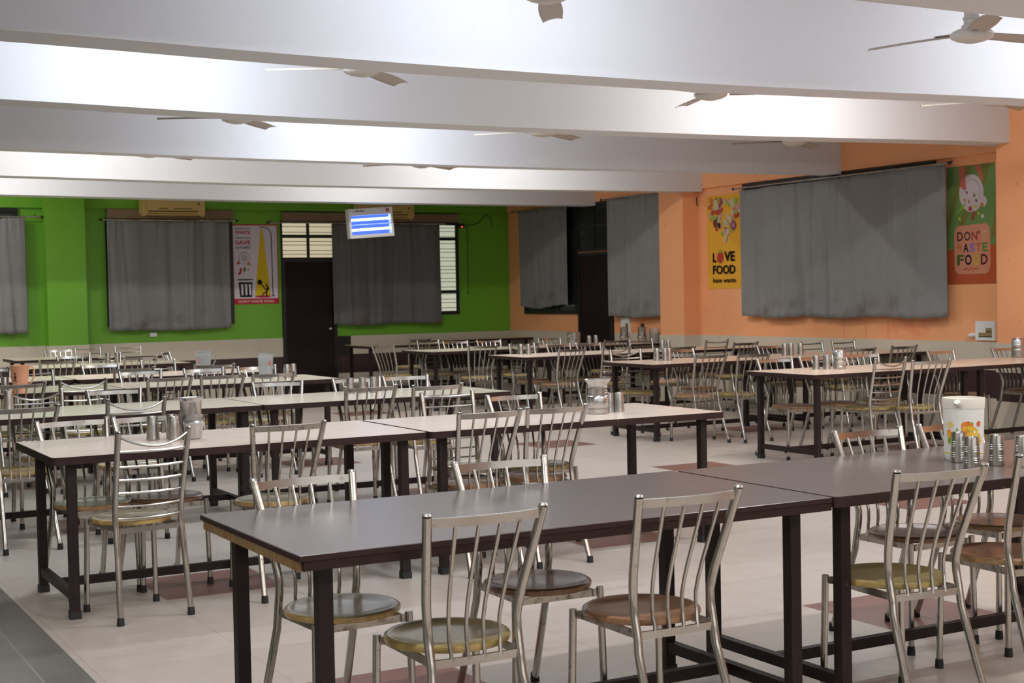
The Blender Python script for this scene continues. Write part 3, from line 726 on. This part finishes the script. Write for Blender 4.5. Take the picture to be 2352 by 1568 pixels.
TABLES = [ # row, x, y, style, angle, label
 ('A', 1.335, 3.62, 'dark', 0, 'grey-brown table in front with raw plywood left edge'),
 ('A', 3.203, 3.612, 'dark2', 0, 'brown-grained table in front row carrying the flowered white jug'),
 ('B', 1.276, 6.587, 'cream', 0, 'cream table, left of two in second row, with steel pitcher and tumblers'),
 ('B', 3.15, 6.575, 'cream', 0, 'cream table, right of two in second row, with flared steel pitcher'),
 ('C', 1.243, 9.016, 'cream2', 0, 'pale table, left of two in third left-hand row'),
 ('C', 3.107, 9.016, 'cream2', 0, 'pale table, right of two in third left-hand row, with three tumblers'),
 ('D', .963, 11.568, 'cream2', 0, 'pale table, left of two in fourth left-hand row, with orange jug'),
 ('D', 2.828, 11.56, 'cream2', 0, 'pale table, right of two in fourth left-hand row, with tall clear jug'),
 ('E', .955, 13.36, 'cream2', 0, 'yellowish table, left of two in fifth left-hand row'),
 ('E', 2.82, 13.26, 'cream', 0, 'cream table, right of two in fifth left-hand row, with short clear jug'),
 ('F', 2.80, 15.95, 'cream2', 0, 'greenish pale table alone in sixth left-hand row'),
 ('G', 3.18, 18.50, 'cream', 0, 'rearmost pale table on the left, nearest the green wall'),
 ('R1', 7.692, 8.913, 'tan', 0, 'tan table, left of two in nearest row by orange wall'),
 ('R1', 9.556, 8.925, 'tan', 0, 'tan table, right of two in nearest row by orange wall'),
 ('R2', 7.788, 11.344, 'tan', 0, 'tan table, left of two in second row by orange wall'),
 ('R2', 9.655, 11.35, 'tan', 0, 'tan table, right of two in second row by orange wall'),
 ('R3', 7.795, 13.825, 'cream', 0, 'cream table, left of two in third row by orange wall'),
 ('R3', 9.66, 13.825, 'tan', 0, 'tan table, right of two in third row by orange wall'),
 ('R4', 7.781, 16.195, 'cream2', 0, 'pale table, left of two in fourth row by orange wall'),
 ('R4', 9.65, 16.20, 'tan', 0, 'tan table, right of two in fourth row, carrying steel pots'),
 ('H', 8.10, 19.0, 'tan', 0, 'dark-edged table with two slim legs showing beside the brown door'),
]
styles = {'dark': dict(topm=M_topdark, layered=True), 'dark2': dict(topm=M_topdark2), 'cream': dict(topm=M_topcream), 'cream2': dict(topm=M_topcream2), 'tan': dict(topm=M_toptan)}
for row, x, y, st, ang, lb in TABLES:
    L_ = 1.858
    if x + L_ > XW - .02: L_ = XW - .02 - x
    sc = (L_/1.858, 1, 1)
    if st not in TP:
        TP[st] = table_proto(**styles[st]); t_ = TP[st]; t_.location = (x, y, 0); t_['label'] = lb
    else: t_ = dup(TP[st], lb, (x, y, 0), 0)
    t_.scale = sc
# serving table across the far corner
sv = dup(TP['tan'], 'long dark-shadowed serving table in the corner of green and orange walls', (9.60, 20.0, 0), 0); sv.scale = (.985, .78, 1.02)

# ------------------------------------------------------------------ chairs
YP = {'V': [(0,-.330),(.10,-.293),(.20,-.256),(.30,-.219),(.36,-.197),(.40,-.192),(.44,-.183),(.48,-.174),(.52,-.172),(.56,-.179),(.60,-.189),(.842,-.272)],
      'H': [(0,-.240),(.30,-.203),(.40,-.188),(.44,-.181),(.48,-.180),(.52,-.184),(.56,-.192),(.862,-.262)]}
XP = {'V': [(0,.156),(.40,.140),(.52,.141),(.842,.181)], 'H': [(0,.170),(.42,.156),(.862,.168)]}
def lerp(tab, z):
    if z <= tab[0][0]: return tab[0][1]
    for (a, p), (b, q) in zip(tab, tab[1:]):
        if z <= b: return p + (q-p)*(z-a)/(b-a)
    return tab[-1][1]
def yb(z, kind): return lerp(YP[kind], z)
def xb(z, kind): return lerp(XP[kind], z)
def chair_proto(kind):
    r = thing('dining_chair', '', 'chair', (0,0,0), 0, 'steel dining chairs')
    ht = .842 if kind == 'V' else .862
    MB().lathe([(0,.444),(.10,.4445),(.145,.447),(.166,.4535),(.178,.4545),(.186,.449),(.188,.440),(.184,.432),(.172,.429),(0,.429)], 40).obj('seat', SEATS['mustard'], r)
    fr = MB()
    for s in (-1, 1): fr.box(s*.139-.004, s*.139+.004, -.168, .150, .404, .428)
    fr.box(-.160, .160, .136, .144, .404, .428); fr.box(-.146, .146, -.02, .02, .420, .428)
    fr.obj('seat_frame', M_steel2, r)
    for s in (-1, 1):
        zs = [.012, .10, .2, .3, .36, .40, .42, .44, .46, .48, .50, .52, .54, .56, .60, .68, .76, ht]
        path = [(s*xb(z, kind), yb(z, kind), z) for z in zs]
        up = MB().tube(path, .0138, 12).obj('rear_leg', M_steel, r)
        MB().lathe([(.0138,ht),(.0145,ht+.002),(.011,ht+.007),(0,ht+.009)], 12, (path[-1][0], path[-1][1], 0)).obj('top_cap', M_shiny, up)
        MB().lathe([(.017,0),(.0175,.004),(.0155,.034),(.0135,.036)], 12, (path[0][0], path[0][1], 0)).obj('rubber_foot', M_rubber, up)
        fl = MB().tube([(s*.172,.152,.012),(s*.168,.150,.2),(s*.164,.146,.40),(s*.163,.145,.436)], .0125, 12).obj('front_leg', M_steel, r)
        MB().lathe([(.016,0),(.0165,.004),(.0145,.034),(.0125,.036)], 12, (s*.172,.152,0)).obj('rubber_foot', M_rubber, fl)
    def arc(z, bow, sag=0, n=12, inset=.0):
        w = xb(z, kind) - inset; y0 = yb(z, kind)
        return [(w*(2*i/n-1), y0 - bow*(1-(2*i/n-1)**2), z - sag*(1-(2*i/n-1)**2)) for i in range(n+1)]
    MB().strip(arc(.412, .004), (0,0,1), .024, .010).obj('crossbar', M_steel, r)
    if kind == 'V':
        MB().strip(arc(.822, .030, 0, 16), (0,-.17,1), .027, .007).obj('top_rail', M_steel, r)
        for u in (-.60, -.20, .20, .60):
            pts = []
            for z in (.414, .44, .46, .48, .50, .52, .54, .57, .62, .70, .812):
                t = (z-.412)/.40; w = xb(z, kind); bow = .004 + .026*t
                pts.append((u*w*(.92 if t < .1 else .95), yb(z, kind) - bow*(1-u*u) - .002, z))
            MB().tube(pts, .0062, 8).obj('spindle', M_steel, r)
    else:
        MB().tube(arc(.848, .030, .052, 16), .0068, 8).obj('top_rod', M_steel, r)
        for z in (.775, .705, .645, .585, .525, .470):
            MB().tube(arc(z, .022, .004, 12), .0058, 8).obj('rung', M_steel, r)
    return r
def chair_flat_ladder():
    """ladder back whose top rod is nearly straight"""
    r = chair_proto('H')
    for c in list(r.children):
        if c.name.startswith('top_rod'):
            me = c.data
            for v in me.vertices: v.co.z += .050*(1-(v.co.x/.168)**2)*.9 - .012
    return r
CP = {'V': chair_proto('V'), 'H': chair_proto('H'), 'S': chair_flat_ladder()}
used = set()
OFF = {'V': .272, 'H': .262, 'S': .262}
# row, side (N near / F far / T turned), kind, x and y of the back's top, degrees, seat colour
CHAIRS = [
 ('A','N','V',1.838,3.496,-0.9,'mustard'),
 ('A','N','V',2.504,3.462,-0.4,'brown'),
 ('A','N','V',3.488,3.424,-5.4,'mustard'),
 ('A','F','V',1.702,4.555,4.2,'cream'),
 ('A','F','V',2.454,4.555,-1.6,'brown'),
 ('A','F','V',4.216,4.555,-0.7,'brown'),
 ('A','F','V',4.69,4.555,0.3,'salmon'),
 ('B','N','H',1.689,6.409,9.0,'cream'),
 ('B','N','V',2.378,6.552,-1.4,'cream'),
 ('B','N','V',3.461,6.521,0.7,'brown'),
 ('B','N','V',3.883,6.552,0.0,'brown'),
 ('B','F','V',1.564,7.522,7.1,'green'),
 ('B','F','V',1.952,7.522,2.3,'brown'),
 ('B','F','S',3.84,7.786,-2.2,'mustard'),
 ('B','F','V',4.157,7.522,1.2,'mustard'),
 ('C','N','V',1.545,8.662,4.8,'mustard'),
 ('C','N','H',2.169,8.609,-2.7,'cream'),
 ('C','N','V',3.837,8.938,-2.9,'green'),
 ('C','N','V',4.244,8.743,0.0,'mustard'),
 ('C','F','H',1.836,9.951,-1.5,'cream'),
 ('C','F','V',2.355,9.951,-1.0,'green'),
 ('C','F','V',3.534,9.951,-9.0,'mustard'),
 ('C','F','V',4.153,9.951,-6.9,'cream'),
 ('C','F','V',4.555,9.951,-3.2,'green'),
 ('D','N','V',1.979,11.284,7.8,'mustard'),
 ('D','N','H',2.399,11.102,-3.5,'cream'),
 ('D','N','V',3.119,11.297,4.0,'green'),
 ('D','N','V',3.553,11.301,1.2,'mustard'),
 ('D','N','V',3.956,11.216,2.4,'cream'),
 ('E','F','V',2.216,14.24,3.1,'green'),
 ('D','F','S',2.365,12.896,8.8,'mustard'),
 ('D','F','V',3.191,12.503,-1.1,'cream'),
 ('D','F','V',3.755,12.503,3.8,'green'),
 ('D','F','V',4.246,12.503,4.2,'mustard'),
 ('E','N','V',3.305,13.17,1.2,'cream'),
 ('E','N','V',4.074,13.203,-8.6,'green'),
 ('F','N','V',3.131,15.713,-1.3,'mustard'),
 ('E','F','V',3.243,14.235,2.8,'cream'),
 ('E','F','S',3.814,14.235,0.0,'green'),
 ('F','N','V',4.071,15.915,0.0,'mustard'),
 ('F','F','V',3.548,16.885,-4.3,'cream'),
 ('F','F','H',3.91,16.885,-9.0,'green'),
 ('G','F','V',3.887,19.435,6.1,'mustard'),
 ('G','F','S',4.268,19.435,5.8,'cream'),
 ('G','F','S',4.802,19.435,-9.0,'green'),
 ('R1','N','H',8.407,8.799,0.7,'mustard'),
 ('R1','N','V',8.663,8.599,-9.0,'mustard'),
 ('R1','F','V',8.048,9.848,-3.7,'brown'),
 ('R1','F','V',8.518,9.848,-2.7,'salmon'),
 ('R1','F','V',9.123,9.924,-6.7,'mustard'),
 ('R1','F','V',10.031,9.848,4.1,'mustard'),
 ('R1','F','V',10.886,9.848,1.0,'brown'),
 ('R2','N','V',8.19,10.949,0.4,'salmon'),
 ('R2','N','V',8.6,10.822,-1.1,'mustard'),
 ('R2','N','V',10.02,10.925,-9.0,'mustard'),
 ('R2','N','V',10.693,10.989,3.4,'brown'),
 ('R2','F','V',8.791,12.279,9.0,'salmon'),
 ('R2','F','V',9.98,12.279,0.0,'mustard'),
 ('R2','F','S',10.658,12.395,7.6,'mustard'),
 ('R2','F','S',11.07,12.339,2.4,'brown'),
 ('R3','N','S',10.406,13.79,4.5,'salmon'),
 ('R3','N','V',10.43,13.27,3.6,'mustard'),
 ('R3','N','H',8.584,13.184,-3.7,'mustard'),
 ('R3','N','V',8.169,13.437,7.1,'brown'),
 ('R3','F','V',9.199,14.76,4.2,'salmon'),
 ('R2','F','H',8.097,12.279,-9.0,'mustard'),
 ('R4','N','V',10.052,15.432,0.9,'mustard'),
 ('R3','F','S',10.061,14.903,-0.1,'brown'),
 ('R3','N','V',9.27,12.918,2.7,'salmon'),
 ('R4','N','V',8.051,15.325,-9.0,'mustard'),
 ('R4','T','V',7.3,16.6,-65,'mustard'),
 ('R4','F','V',8.586,17.13,0.0,'brown'),
 ('R4','F','V',9.093,17.13,-0.2,'salmon'),
 ('H','N','V',8.774,18.609,9.0,'cream'),
 ('R4','F','S',8.183,17.13,8.0,'mustard'),
 ('R4','F','V',10.043,17.13,1.0,'brown'),
 ('R3','F','H',8.276,14.76,0.0,'salmon'),
 ('R4','N','V',8.741,15.504,-9.0,'mustard'),
 ('R3','F','V',8.778,14.76,7.8,'mustard'),
 ('A','N','V',4.13,3.50,-4,'salmon'),
 ('F','F','V',4.62,16.90,62,'green'),
]
ORD = ['first','second','third','fourth','fifth','sixth','seventh','eighth']
def set_seat(root, col):
    for c in root.children:
        if c.name.split('.')[0] == 'seat':
            c.material_slots[0].link = 'OBJECT'; c.material_slots[0].material = SEATS[col]
def set_worn(root):
    for c in root.children:
        n = c.name.split('.')[0]
        if n in ('rear_leg','top_rail','spindle','front_leg','rung'):
            c.material_slots[0].link = 'OBJECT'; c.material_slots[0].material = M_steel2
groups = {}
for c in CHAIRS: groups.setdefault((c[0], c[1]), []).append(c)
WORN = {('B','N',1), ('R2','N',0), ('C','N',2)}
for (row, side), L in groups.items():
    L.sort(key=lambda c: c[3])
    for i, (rw, sd, kind, x, y, ang, seat) in enumerate(L):
        back = 'slat-back' if kind == 'V' else 'ladder-back'
        if side == 'T': lb = 'slat-back steel chair turned sideways at left end of fourth row by orange wall'; a = math.radians(ang)
        else:
            a = math.radians(ang) + (0 if side == 'N' else PI)
            near = 'near' if side == 'N' else 'far'
            sc = (' with %s seat' % seat) if row in ('A','B') else ''
            where = 'of ' + ROWN[row]
            if len(L) == 1: lb = '%s steel chair%s, only one on %s side %s' % (back, sc, near, where)
            else: lb = '%s steel chair%s, %s from left on %s side %s' % (back, sc, ORD[i], near, where)
        d = Matrix.Rotation(a, 3, 'Z') @ Vector((0, OFF[kind], 0))
        loc = (x + d.x, y + d.y, 0)
        if kind not in used:
            o = CP[kind]; used.add(kind); o.location = loc; o.rotation_euler = (0,0,a); o['label'] = lb
        else: o = dup(CP[kind], lb, loc, a)
        set_seat(o, seat)
        if (row, side, i) in WORN: set_worn(o)

# ------------------------------------------------------------------ tableware
def pitcher_flared():
    r = thing('steel_pitcher', '', 'pitcher', (0,0,0), 0, 'steel pitchers')
    MB().lathe([(.045,0),(.056,.003),(.060,.012),(.060,.030),(.056,.033),(.060,.036),(.0635,.045),(.0635,.098),(.060,.104),(.0545,.107),(.0545,.150),(.060,.154),(.0545,.158),(.056,.166),(.066,.182),(.078,.197),(.0785,.199),(.0765,.198),(.064,.181),(.052,.160),(.052,.11),(.058,.10),(.058,.02),(0,.012)], 32).obj('body', M_shiny, r)
    for z, rad in ((.055,.0645),(.066,.0645),(.077,.0645),(.088,.0645),(.122,.0555),(.134,.0555)):
        MB().lathe([(rad-.002,z-.002),(rad,z),(rad-.002,z+.002)], 32).obj('ridge', M_shiny, r)
    return r
def pitcher_lota():
    r = thing('steel_pitcher', '', 'pitcher', (0,0,0), 0, 'steel pitchers')
    MB().lathe([(.040,0),(.050,.003),(.053,.02),(.062,.070),(.066,.082),(.062,.092),(.054,.098),(.054,.103),(.057,.106),(.054,.109),(.057,.113),(.054,.116),(.057,.120),(.053,.124),(.053,.186),(.056,.196),(.068,.205),(.069,.207),(.066,.206),(.053,.196),(.050,.184),(.050,.11),(.058,.08),(.048,.02),(0,.01)], 32).obj('body', M_shiny, r)
    MB().box(-.086, -.062, -.014, .014, .199, .2035).obj('spout_lip', M_shiny, r)
    return r
def tumbler():
    r = thing('steel_tumbler', '', 'tumbler', (0,0,0), 0, 'upturned steel tumblers')
    MB().lathe([(.0300,0),(.0312,.002),(.0308,.006),(.0282,.055),(.0258,.108),(.0245,.1135),(.0185,.113),(.0175,.109),(0,.1085)], 28).obj('body', M_shiny, r)
    for z in (.022, .030, .038, .062, .070, .078):
        rad = .0309 - (.0051*z/.108)
        MB().lathe([(rad-.001,z-.0015),(rad+.0006,z),(rad-.001,z+.0015)], 28).obj('ridge', M_shiny, r)
    return r
def canister():
    r = thing('steel_canister', '', 'canister', (0,0,0), 0, 'steel canisters')
    MB().lathe([(.050,0),(.056,.004),(.0575,.012),(.0575,.024),(.054,.028),(.054,.060),(.0555,.064),(.054,.068),(.054,.100),(.0555,.104),(.054,.108),(.054,.142),(.050,.152),(.046,.160),(.0475,.166),(.044,.1665),(.042,.158),(.050,.14),(.050,.02),(0,.01)], 32).obj('body', M_shiny, r)
    for z in (.036, .044, .052, .078, .086, .118, .126): MB().lathe([(.0530,z-.0015),(.0546,z),(.0530,z+.0015)], 32).obj('ridge', M_shiny, r)
    return r
CA = canister(); CA.location = (8.43, 9.44, .75); CA.rotation_euler = (0,0,.5); CA['label'] = 'ridged steel canister beside three tumblers on nearest table by orange wall'
LO = pitcher_lota(); FL = pitcher_flared(); TU = tumbler()
LO.location = (2.05, 7.06, .75); LO['label'] = 'steel pitcher with ringed waist on left table of second row'
FL.location = (4.39, 6.95, .75); FL['label'] = 'flared steel pitcher on right table of second row'
def put(proto, lb, x, y, z=.75, rot=0, s=1.0):
    return dup(proto, lb, (x, y, z), rot, scale=(s, s, s))
put(CA, 'steel canister at the right edge, on nearest table row by orange wall', 10.93, 9.72, .75, 1.2, 1.12)
put(LO, 'steel pitcher under the switch board by the dark door, left of two', 10.95, 16.62, .75, .4, 1.05)
put(LO, 'steel pitcher with black tip behind, right of two near dark door', 11.13, 16.45, .75, 2.0, 1.05)
TUMS = [
 (1.875,7.13,.75,1.05,'upturned steel tumbler, leftmost of three beside the ringed steel pitcher'),
 (1.985,7.17,.75,1.05,'upturned steel tumbler, middle of three beside the ringed steel pitcher'),
 (1.955,7.03,.75,1.05,'upturned steel tumbler, nearest of three beside the ringed steel pitcher'),
 (4.23,4.06,.75,1.05,'upturned steel tumbler against the flowered jug, behind another tumbler'),
 (4.13,3.90,.75,1.05,'upturned steel tumbler in front of the flowered jug'),
 (4.262,3.90,.75,1.05,'upturned steel tumbler right of the flowered jug, between two others'),
 (4.30,3.81,.75,1.05,'upturned steel tumbler, rightmost of four at the flowered jug'),
 (4.49,6.985,.75,1.0,'upturned steel tumbler half hidden behind the flared pitcher'),
 (4.545,6.965,.75,1.0,'upturned steel tumbler just right of the flared pitcher'),
 (3.975,9.64,.75,1.0,'upturned steel tumbler, left of three in third left-hand row'),
 (4.062,9.62,.75,1.0,'upturned steel tumbler, middle of three in third left-hand row'),
 (4.15,9.62,.75,1.0,'upturned steel tumbler, right of three in third left-hand row'),
 (4.36,12.02,.75,1.05,'upturned steel tumbler, left of two beside the tall clear jug'),
 (4.44,12.08,.75,1.05,'upturned steel tumbler, right of two beside the tall clear jug'),
 (8.235,9.52,.75,1.05,'upturned steel tumbler, left of three on nearest table by orange wall'),
 (8.305,9.46,.75,1.05,'upturned steel tumbler, middle of three on nearest table by orange wall'),
 (8.37,9.54,.75,1.05,'upturned steel tumbler, right of three on nearest table by orange wall'),
 (9.80,11.82,.75,1.1,'upturned steel tumbler, left of three on second row by orange wall'),
 (9.90,11.84,.75,1.1,'upturned steel tumbler, middle of three on second row by orange wall'),
 (10.03,11.84,.75,1.1,'upturned steel tumbler, right of three on second row by orange wall'),
 (8.28,11.98,.75,1.1,'upturned steel tumbler, left of three at left end of second wall row'),
 (8.345,11.93,.75,1.1,'upturned steel tumbler, middle of three at left end of second wall row'),
 (8.415,11.96,.75,1.1,'upturned steel tumbler, right of three at left end of second wall row'),
 (8.115,14.50,.75,1.1,'upturned steel tumbler, left of two on third row by orange wall'),
 (8.20,14.47,.75,1.1,'upturned steel tumbler, right of two on third row by orange wall'),
 (9.83,14.10,.75,1.05,'upturned steel tumbler, left of two below the orange pillar'),
 (9.93,14.12,.75,1.05,'upturned steel tumbler, right of two below the orange pillar'),
 (10.30,16.50,.75,1.1,'upturned steel tumbler, left of two beside the two-handled pot'),
 (10.42,16.52,.75,1.1,'upturned steel tumbler, right of two beside the two-handled pot'),
 (1.63,9.76,.75,1.15,'upturned steel tumbler at the left edge on third left-hand row'),
 (1.93,11.70,.75,1.1,'upturned steel tumbler at the left edge beside the orange jug'),
 (3.87,16.60,.75,1.05,'upturned steel tumbler, left of two on sixth left-hand row'),
 (3.98,16.62,.75,1.05,'upturned steel tumbler, right of two on sixth left-hand row'),
]
for i, (x, y, z, s, lb) in enumerate(TUMS):
    if i == 0: TU.location = (x, y, z); TU.scale = (s,s,s); TU['label'] = lb
    else: put(TU, lb, x, y, z, i*.7, s)
# flowered white jug
J = thing('plastic_jug', 'white plastic jug printed with orange flowers on front table', 'jug', (4.32, 4.12, .75), math.radians(-150), 'plastic jugs')
jr = lambda z: .0735 + .0075*(z/.245)
MB().lathe([(.070,0),(.0725,.004),(jr(.02),.02),(jr(.205),.205)] + [(jr(.2051)-.0015,.2052)], 40).obj('body', M_wplastic, J)
MB().lathe([(jr(.205)+.001,.2055),(jr(.245)+.002,.243),(jr(.245)+.001,.246),(jr(.245)-.003,.2465),(jr(.2),.238),(0,.236)], 40).obj('lid', mat('cream_white_plastic', (.76,.72,.65), .4), J)
sp = MB(); sp.tube([(jr(.23)-.004,0,.222),(jr(.23)+.010,0,.228),(jr(.23)+.017,0,.236)], [.010,.014,.012], 12); sp.obj('spout', M_wplastic, J)
def jug_print(name, m, th, z, rt, rz, rot=0, off=.0008, n=18):
    mb = MB(); c, s = math.cos(rot), math.sin(rot); pts = []
    for k in range(n):
        a = 2*PI*k/n; p_, q_ = rt*math.cos(a), rz*math.sin(a); dx, dz = p_*c-q_*s, p_*s+q_*c
        zz = z+dz; rad = jr(zz)+off; t = th + dx/rad; pts.append((rad*math.cos(t), rad*math.sin(t), zz))
    cz = z; rad = jr(cz)+off; mb.v = [(rad*math.cos(th), rad*math.sin(th), cz)] + pts
    for k in range(n): mb.f.append([0, 1+k, 1+(k+1) % n]); mb.sm.append(True); mb.mi.append(0)
    mb.obj(name, m, J)
fo, fy_, fg, fr_ = mat('flower_orange', (.80,.26,.03), .4), mat('flower_yellow', (.82,.50,.04), .4), mat('flower_green', (.25,.42,.04), .4), mat('flower_red', (.70,.12,.04), .4)
fpale = mat('flower_pale_yellow', (.75,.62,.22), .4)
# spout faces -150 deg from +x; the flowers sit to its right as seen from the camera
F0 = math.radians(18)
for (m_, dt, z, a, b, ro) in ((fo,.10,.128,.022,.030,.5),(fy_,.28,.118,.033,.020,-.2),(fo,.22,.140,.016,.012,0),(fo,.02,.105,.018,.012,-.6),(fy_,.15,.112,.026,.012,-.5),(fr_,.16,.148,.009,.009,0),
     (fpale,-.80,.142,.018,.012,.1),(fo,-.85,.105,.012,.019,.1),(fy_,-.85,.102,.006,.012,.1),(fg,-.83,.078,.012,.013,0),(fr_,-.42,.098,.016,.008,.2),(fo,-.52,.096,.010,.007,0),(fy_,.78,.085,.010,.024,.2),(fr_,.72,.147,.010,.011,0),(fg,.40,.082,.006,.004,0),(fg,-.40,.125,.005,.005,0),(fg,.18,.118,.004,.004,0),(fg,.34,.15,.006,.004,0)):
    F0_off = .0008 + .0002*(hash((dt, z)) % 4)
    jug_print('flower_print', m_, F0 - dt*-1 if False else F0 + dt, z, a, b, ro, .0006 + .0003*((int(z*1000)) % 4))
MB().lathe([(jr(.028)+.0006,.026),(jr(.03)+.0012,.029),(jr(.032)+.0006,.032)], 40).obj('base_ring', fpale, J)
# other jugs
def jug(name, lb, x, y, m, r0, r1, h, hand, rot, grp='plastic jugs'):
    r = thing(name, lb, 'jug', (x, y, .75), rot, grp)
    MB().lathe([(r0*.95,0),(r0,.006),((r0+r1)/2,h*.5),(r1*.985,h-.012),(r1+.004,h-.006),(r1+.004,h),(r1-.001,h),(r1-.003,h*.95),((r0+r1)/2-.004,h*.5),(r0-.005,.008),(0,.007)], 32).obj('body', m, r)
    if hand: MB().strip([(r1-.001,0,h-.016),(r1+.022,0,h-.012),(r1+.040,0,h-.03),(r1+.036,0,h*.55),(r1+.014,0,h*.36),((r0+r1)/2-.003,0,h*.32)], (0,1,0), .020, .008).obj('handle', m, r)
    return r
M_orangep = mat('peach_plastic', (.86,.42,.24), .4)
oj = jug('plastic_jug', 'peach-orange plastic jug with dark flower mark on fourth left-hand row', 2.035, 11.66, M_orangep, .052, .074, .218, True, math.radians(-30))
def decal(parent, m, th, z, rad, w, h, name='flower_mark'):
    mb = MB()
    for (a, b, ww, hh) in ((0,0,1,.3),(0,.35,.6,.25),(-.2,-.3,.5,.22),(.25,-.38,.35,.2)):
        pts = []
        for k in range(10):
            q = 2*PI*k/10; t = th + (a*w + ww*w*.5*math.cos(q))/rad; zz = z + b*h + hh*h*.6*math.sin(q); rr = rad + (zz-z)*.10
            pts.append((rr*math.cos(t), rr*math.sin(t), zz))
        i0 = len(mb.v); mb.v += pts; mb.f.append([i0+k for k in range(10)]); mb.sm.append(False); mb.mi.append(0)
    mb.obj(name, m, parent)
decal(oj, mat('dark_brown_print', (.10,.03,.015), .5), math.radians(-100), .125, .0670, .022, .075)
M_clear = mat('frosted_clear_plastic', (.90,.93,.95), .2, trans=.86, spec=.5)
j1 = jug('plastic_jug', 'short frosted clear jug with handle on fifth left-hand row', 4.04, 13.45, M_clear, .064, .078, .215, True, math.radians(-25))
j2 = jug('plastic_jug', 'tall frosted clear jug with red mark on fourth left-hand row', 4.18, 12.06, M_clear, .058, .070, .225, False, 0)
j3 = jug('plastic_jug', 'lilac-tinted clear jug right of the steel pitchers near the pillar', 11.31, 16.42, M_clear, .06, .07, .20, False, 0)
M_redp = mat('red_label_print', (.62,.10,.10), .5); M_pinkp = mat('pink_label_print', (.66,.30,.36), .5)
decal(j2, M_redp, math.radians(-75), .135, .0665, .028, .05, 'red_mark'); decal(j1, M_pinkp, math.radians(-130), .125, .0745, .05, .06, 'pink_mark')
blk = tag(MB().lathe([(.028,0),(.03,.01),(.03,.20),(.026,.22),(.026,.262),(0,.264)], 20).obj('black_flask', M_rubber), 'black-topped flask behind the right steel pitcher near the dark door', 'flask'); blk.location = (11.24, 16.60, .75)
pot = thing('steel_pot', 'two-handled steel pot on the table before the dark door', 'pot', (10.13, 16.62, .75), .4)
MB().lathe([(.075,0),(.085,.006),(.088,.03),(.088,.165),(.094,.170),(.094,.174),(.085,.172),(.083,.02),(0,.012)], 32).obj('body', M_shiny, pot)
for s in (-1, 1): MB().tube([(s*.086,-.03,.12),(s*.125,-.028,.125),(s*.135,0,.126),(s*.125,.028,.125),(s*.086,.03,.12)], .006, 8).obj('handle', M_shiny, pot)

# ------------------------------------------------------------------ light
def tube(x, y, z, power, L=1.2, col=(1,.97,.93), pitch=0., yaw=0.):
    li = bpy.data.lights.new('tube_or_fill_light', 'AREA'); li.shape = 'RECTANGLE'; li.size = L; li.size_y = .05; li.energy = power; li.color = col
    o = bpy.data.objects.new('tube_or_fill_light', li); COL.objects.link(o); o.location = (x, y, z); o.rotation_euler = (pitch, 0, yaw)
    return o
COOL, WARM = (.86,.92,1.0), (1,.975,.94)
LP = 1.04
# tubes fixed on the far side of each beam, facing the next one: (x, beam index, power, colour)
for x, bi, pw, cl in [
 (-2, 0, 60, WARM), (2.5, 0, 60, WARM), (6.5, 0, 60, WARM),
 (-2, 1, 55, WARM), (1.2, 1, 55, WARM), (5.5, 1, 60, WARM), (9.5, 1, 55, WARM),
 (3.9, 2, 52, COOL), (8.6, 2, 52, COOL),
 (2.6, 3, 62, COOL), (8.2, 3, 62, WARM),
 (5.3, 4, 62, COOL),
 (3.2, 5, 58, WARM), (8.0, 5, 58, WARM),
 (2.7, 6, 52, WARM), (7.6, 6, 40, WARM),
 (1.6, 7, 60, WARM),
]:
    # a batten lamp on the ceiling of each bay: one tube leaning forwards, one leaning back
    y0, y1, _z = BEAMS[bi]
    tube(x, y1+.85, 3.36, pw*LP*.56, pitch=math.radians(46), col=cl)
    tube(x, y1+.80, 3.36, pw*LP*.50, pitch=math.radians(-46), col=cl)
for x in (-2.2, .6, 3.4, 6.2, 9.0):
    tube(x, YF+.05, 2.55, 27*LP, pitch=math.radians(90), col=WARM)  # added fill lamps on the unseen front wall, to brighten rails and seats
w = bpy.data.worlds.new('World'); scene.world = w; w.use_nodes = True
w.node_tree.nodes['Background'].inputs[0].default_value = (.05,.05,.05,1)

# ------------------------------------------------------------------ camera
cd = bpy.data.cameras.new('Camera'); cam = bpy.data.objects.new('Camera', cd); COL.objects.link(cam)
yaw, pitch, roll = 0.504266, -0.031877, -0.019358
fwd = Vector((math.sin(yaw)*math.cos(pitch), math.cos(yaw)*math.cos(pitch), math.sin(pitch)))
right = Vector((math.cos(yaw), -math.sin(yaw), 0)); up = right.cross(fwd)
r2 = math.cos(roll)*right + math.sin(roll)*up; u2 = -math.sin(roll)*right + math.cos(roll)*up
Mx = Matrix((r2, u2, -fwd)).transposed().to_4x4(); Mx.translation = (0, 0, 1.435)
cam.matrix_world = Mx
cd.sensor_width = 36; cd.lens = 3292.46*36/2352; cd.clip_start = .05; cd.clip_end = 100
cd.dof.use_dof = True; cd.dof.focus_distance = 6.0; cd.dof.aperture_fstop = 8.0
scene.camera = cam
vs = scene.view_settings; vs.view_transform = 'Standard'; vs.look = 'None'; vs.gamma = 1; vs.exposure = 0.0; vs.use_curve_mapping = False
scene.cycles.max_bounces = 8; scene.cycles.use_denoising = True
scene.cycles.sample_clamp_indirect = 6
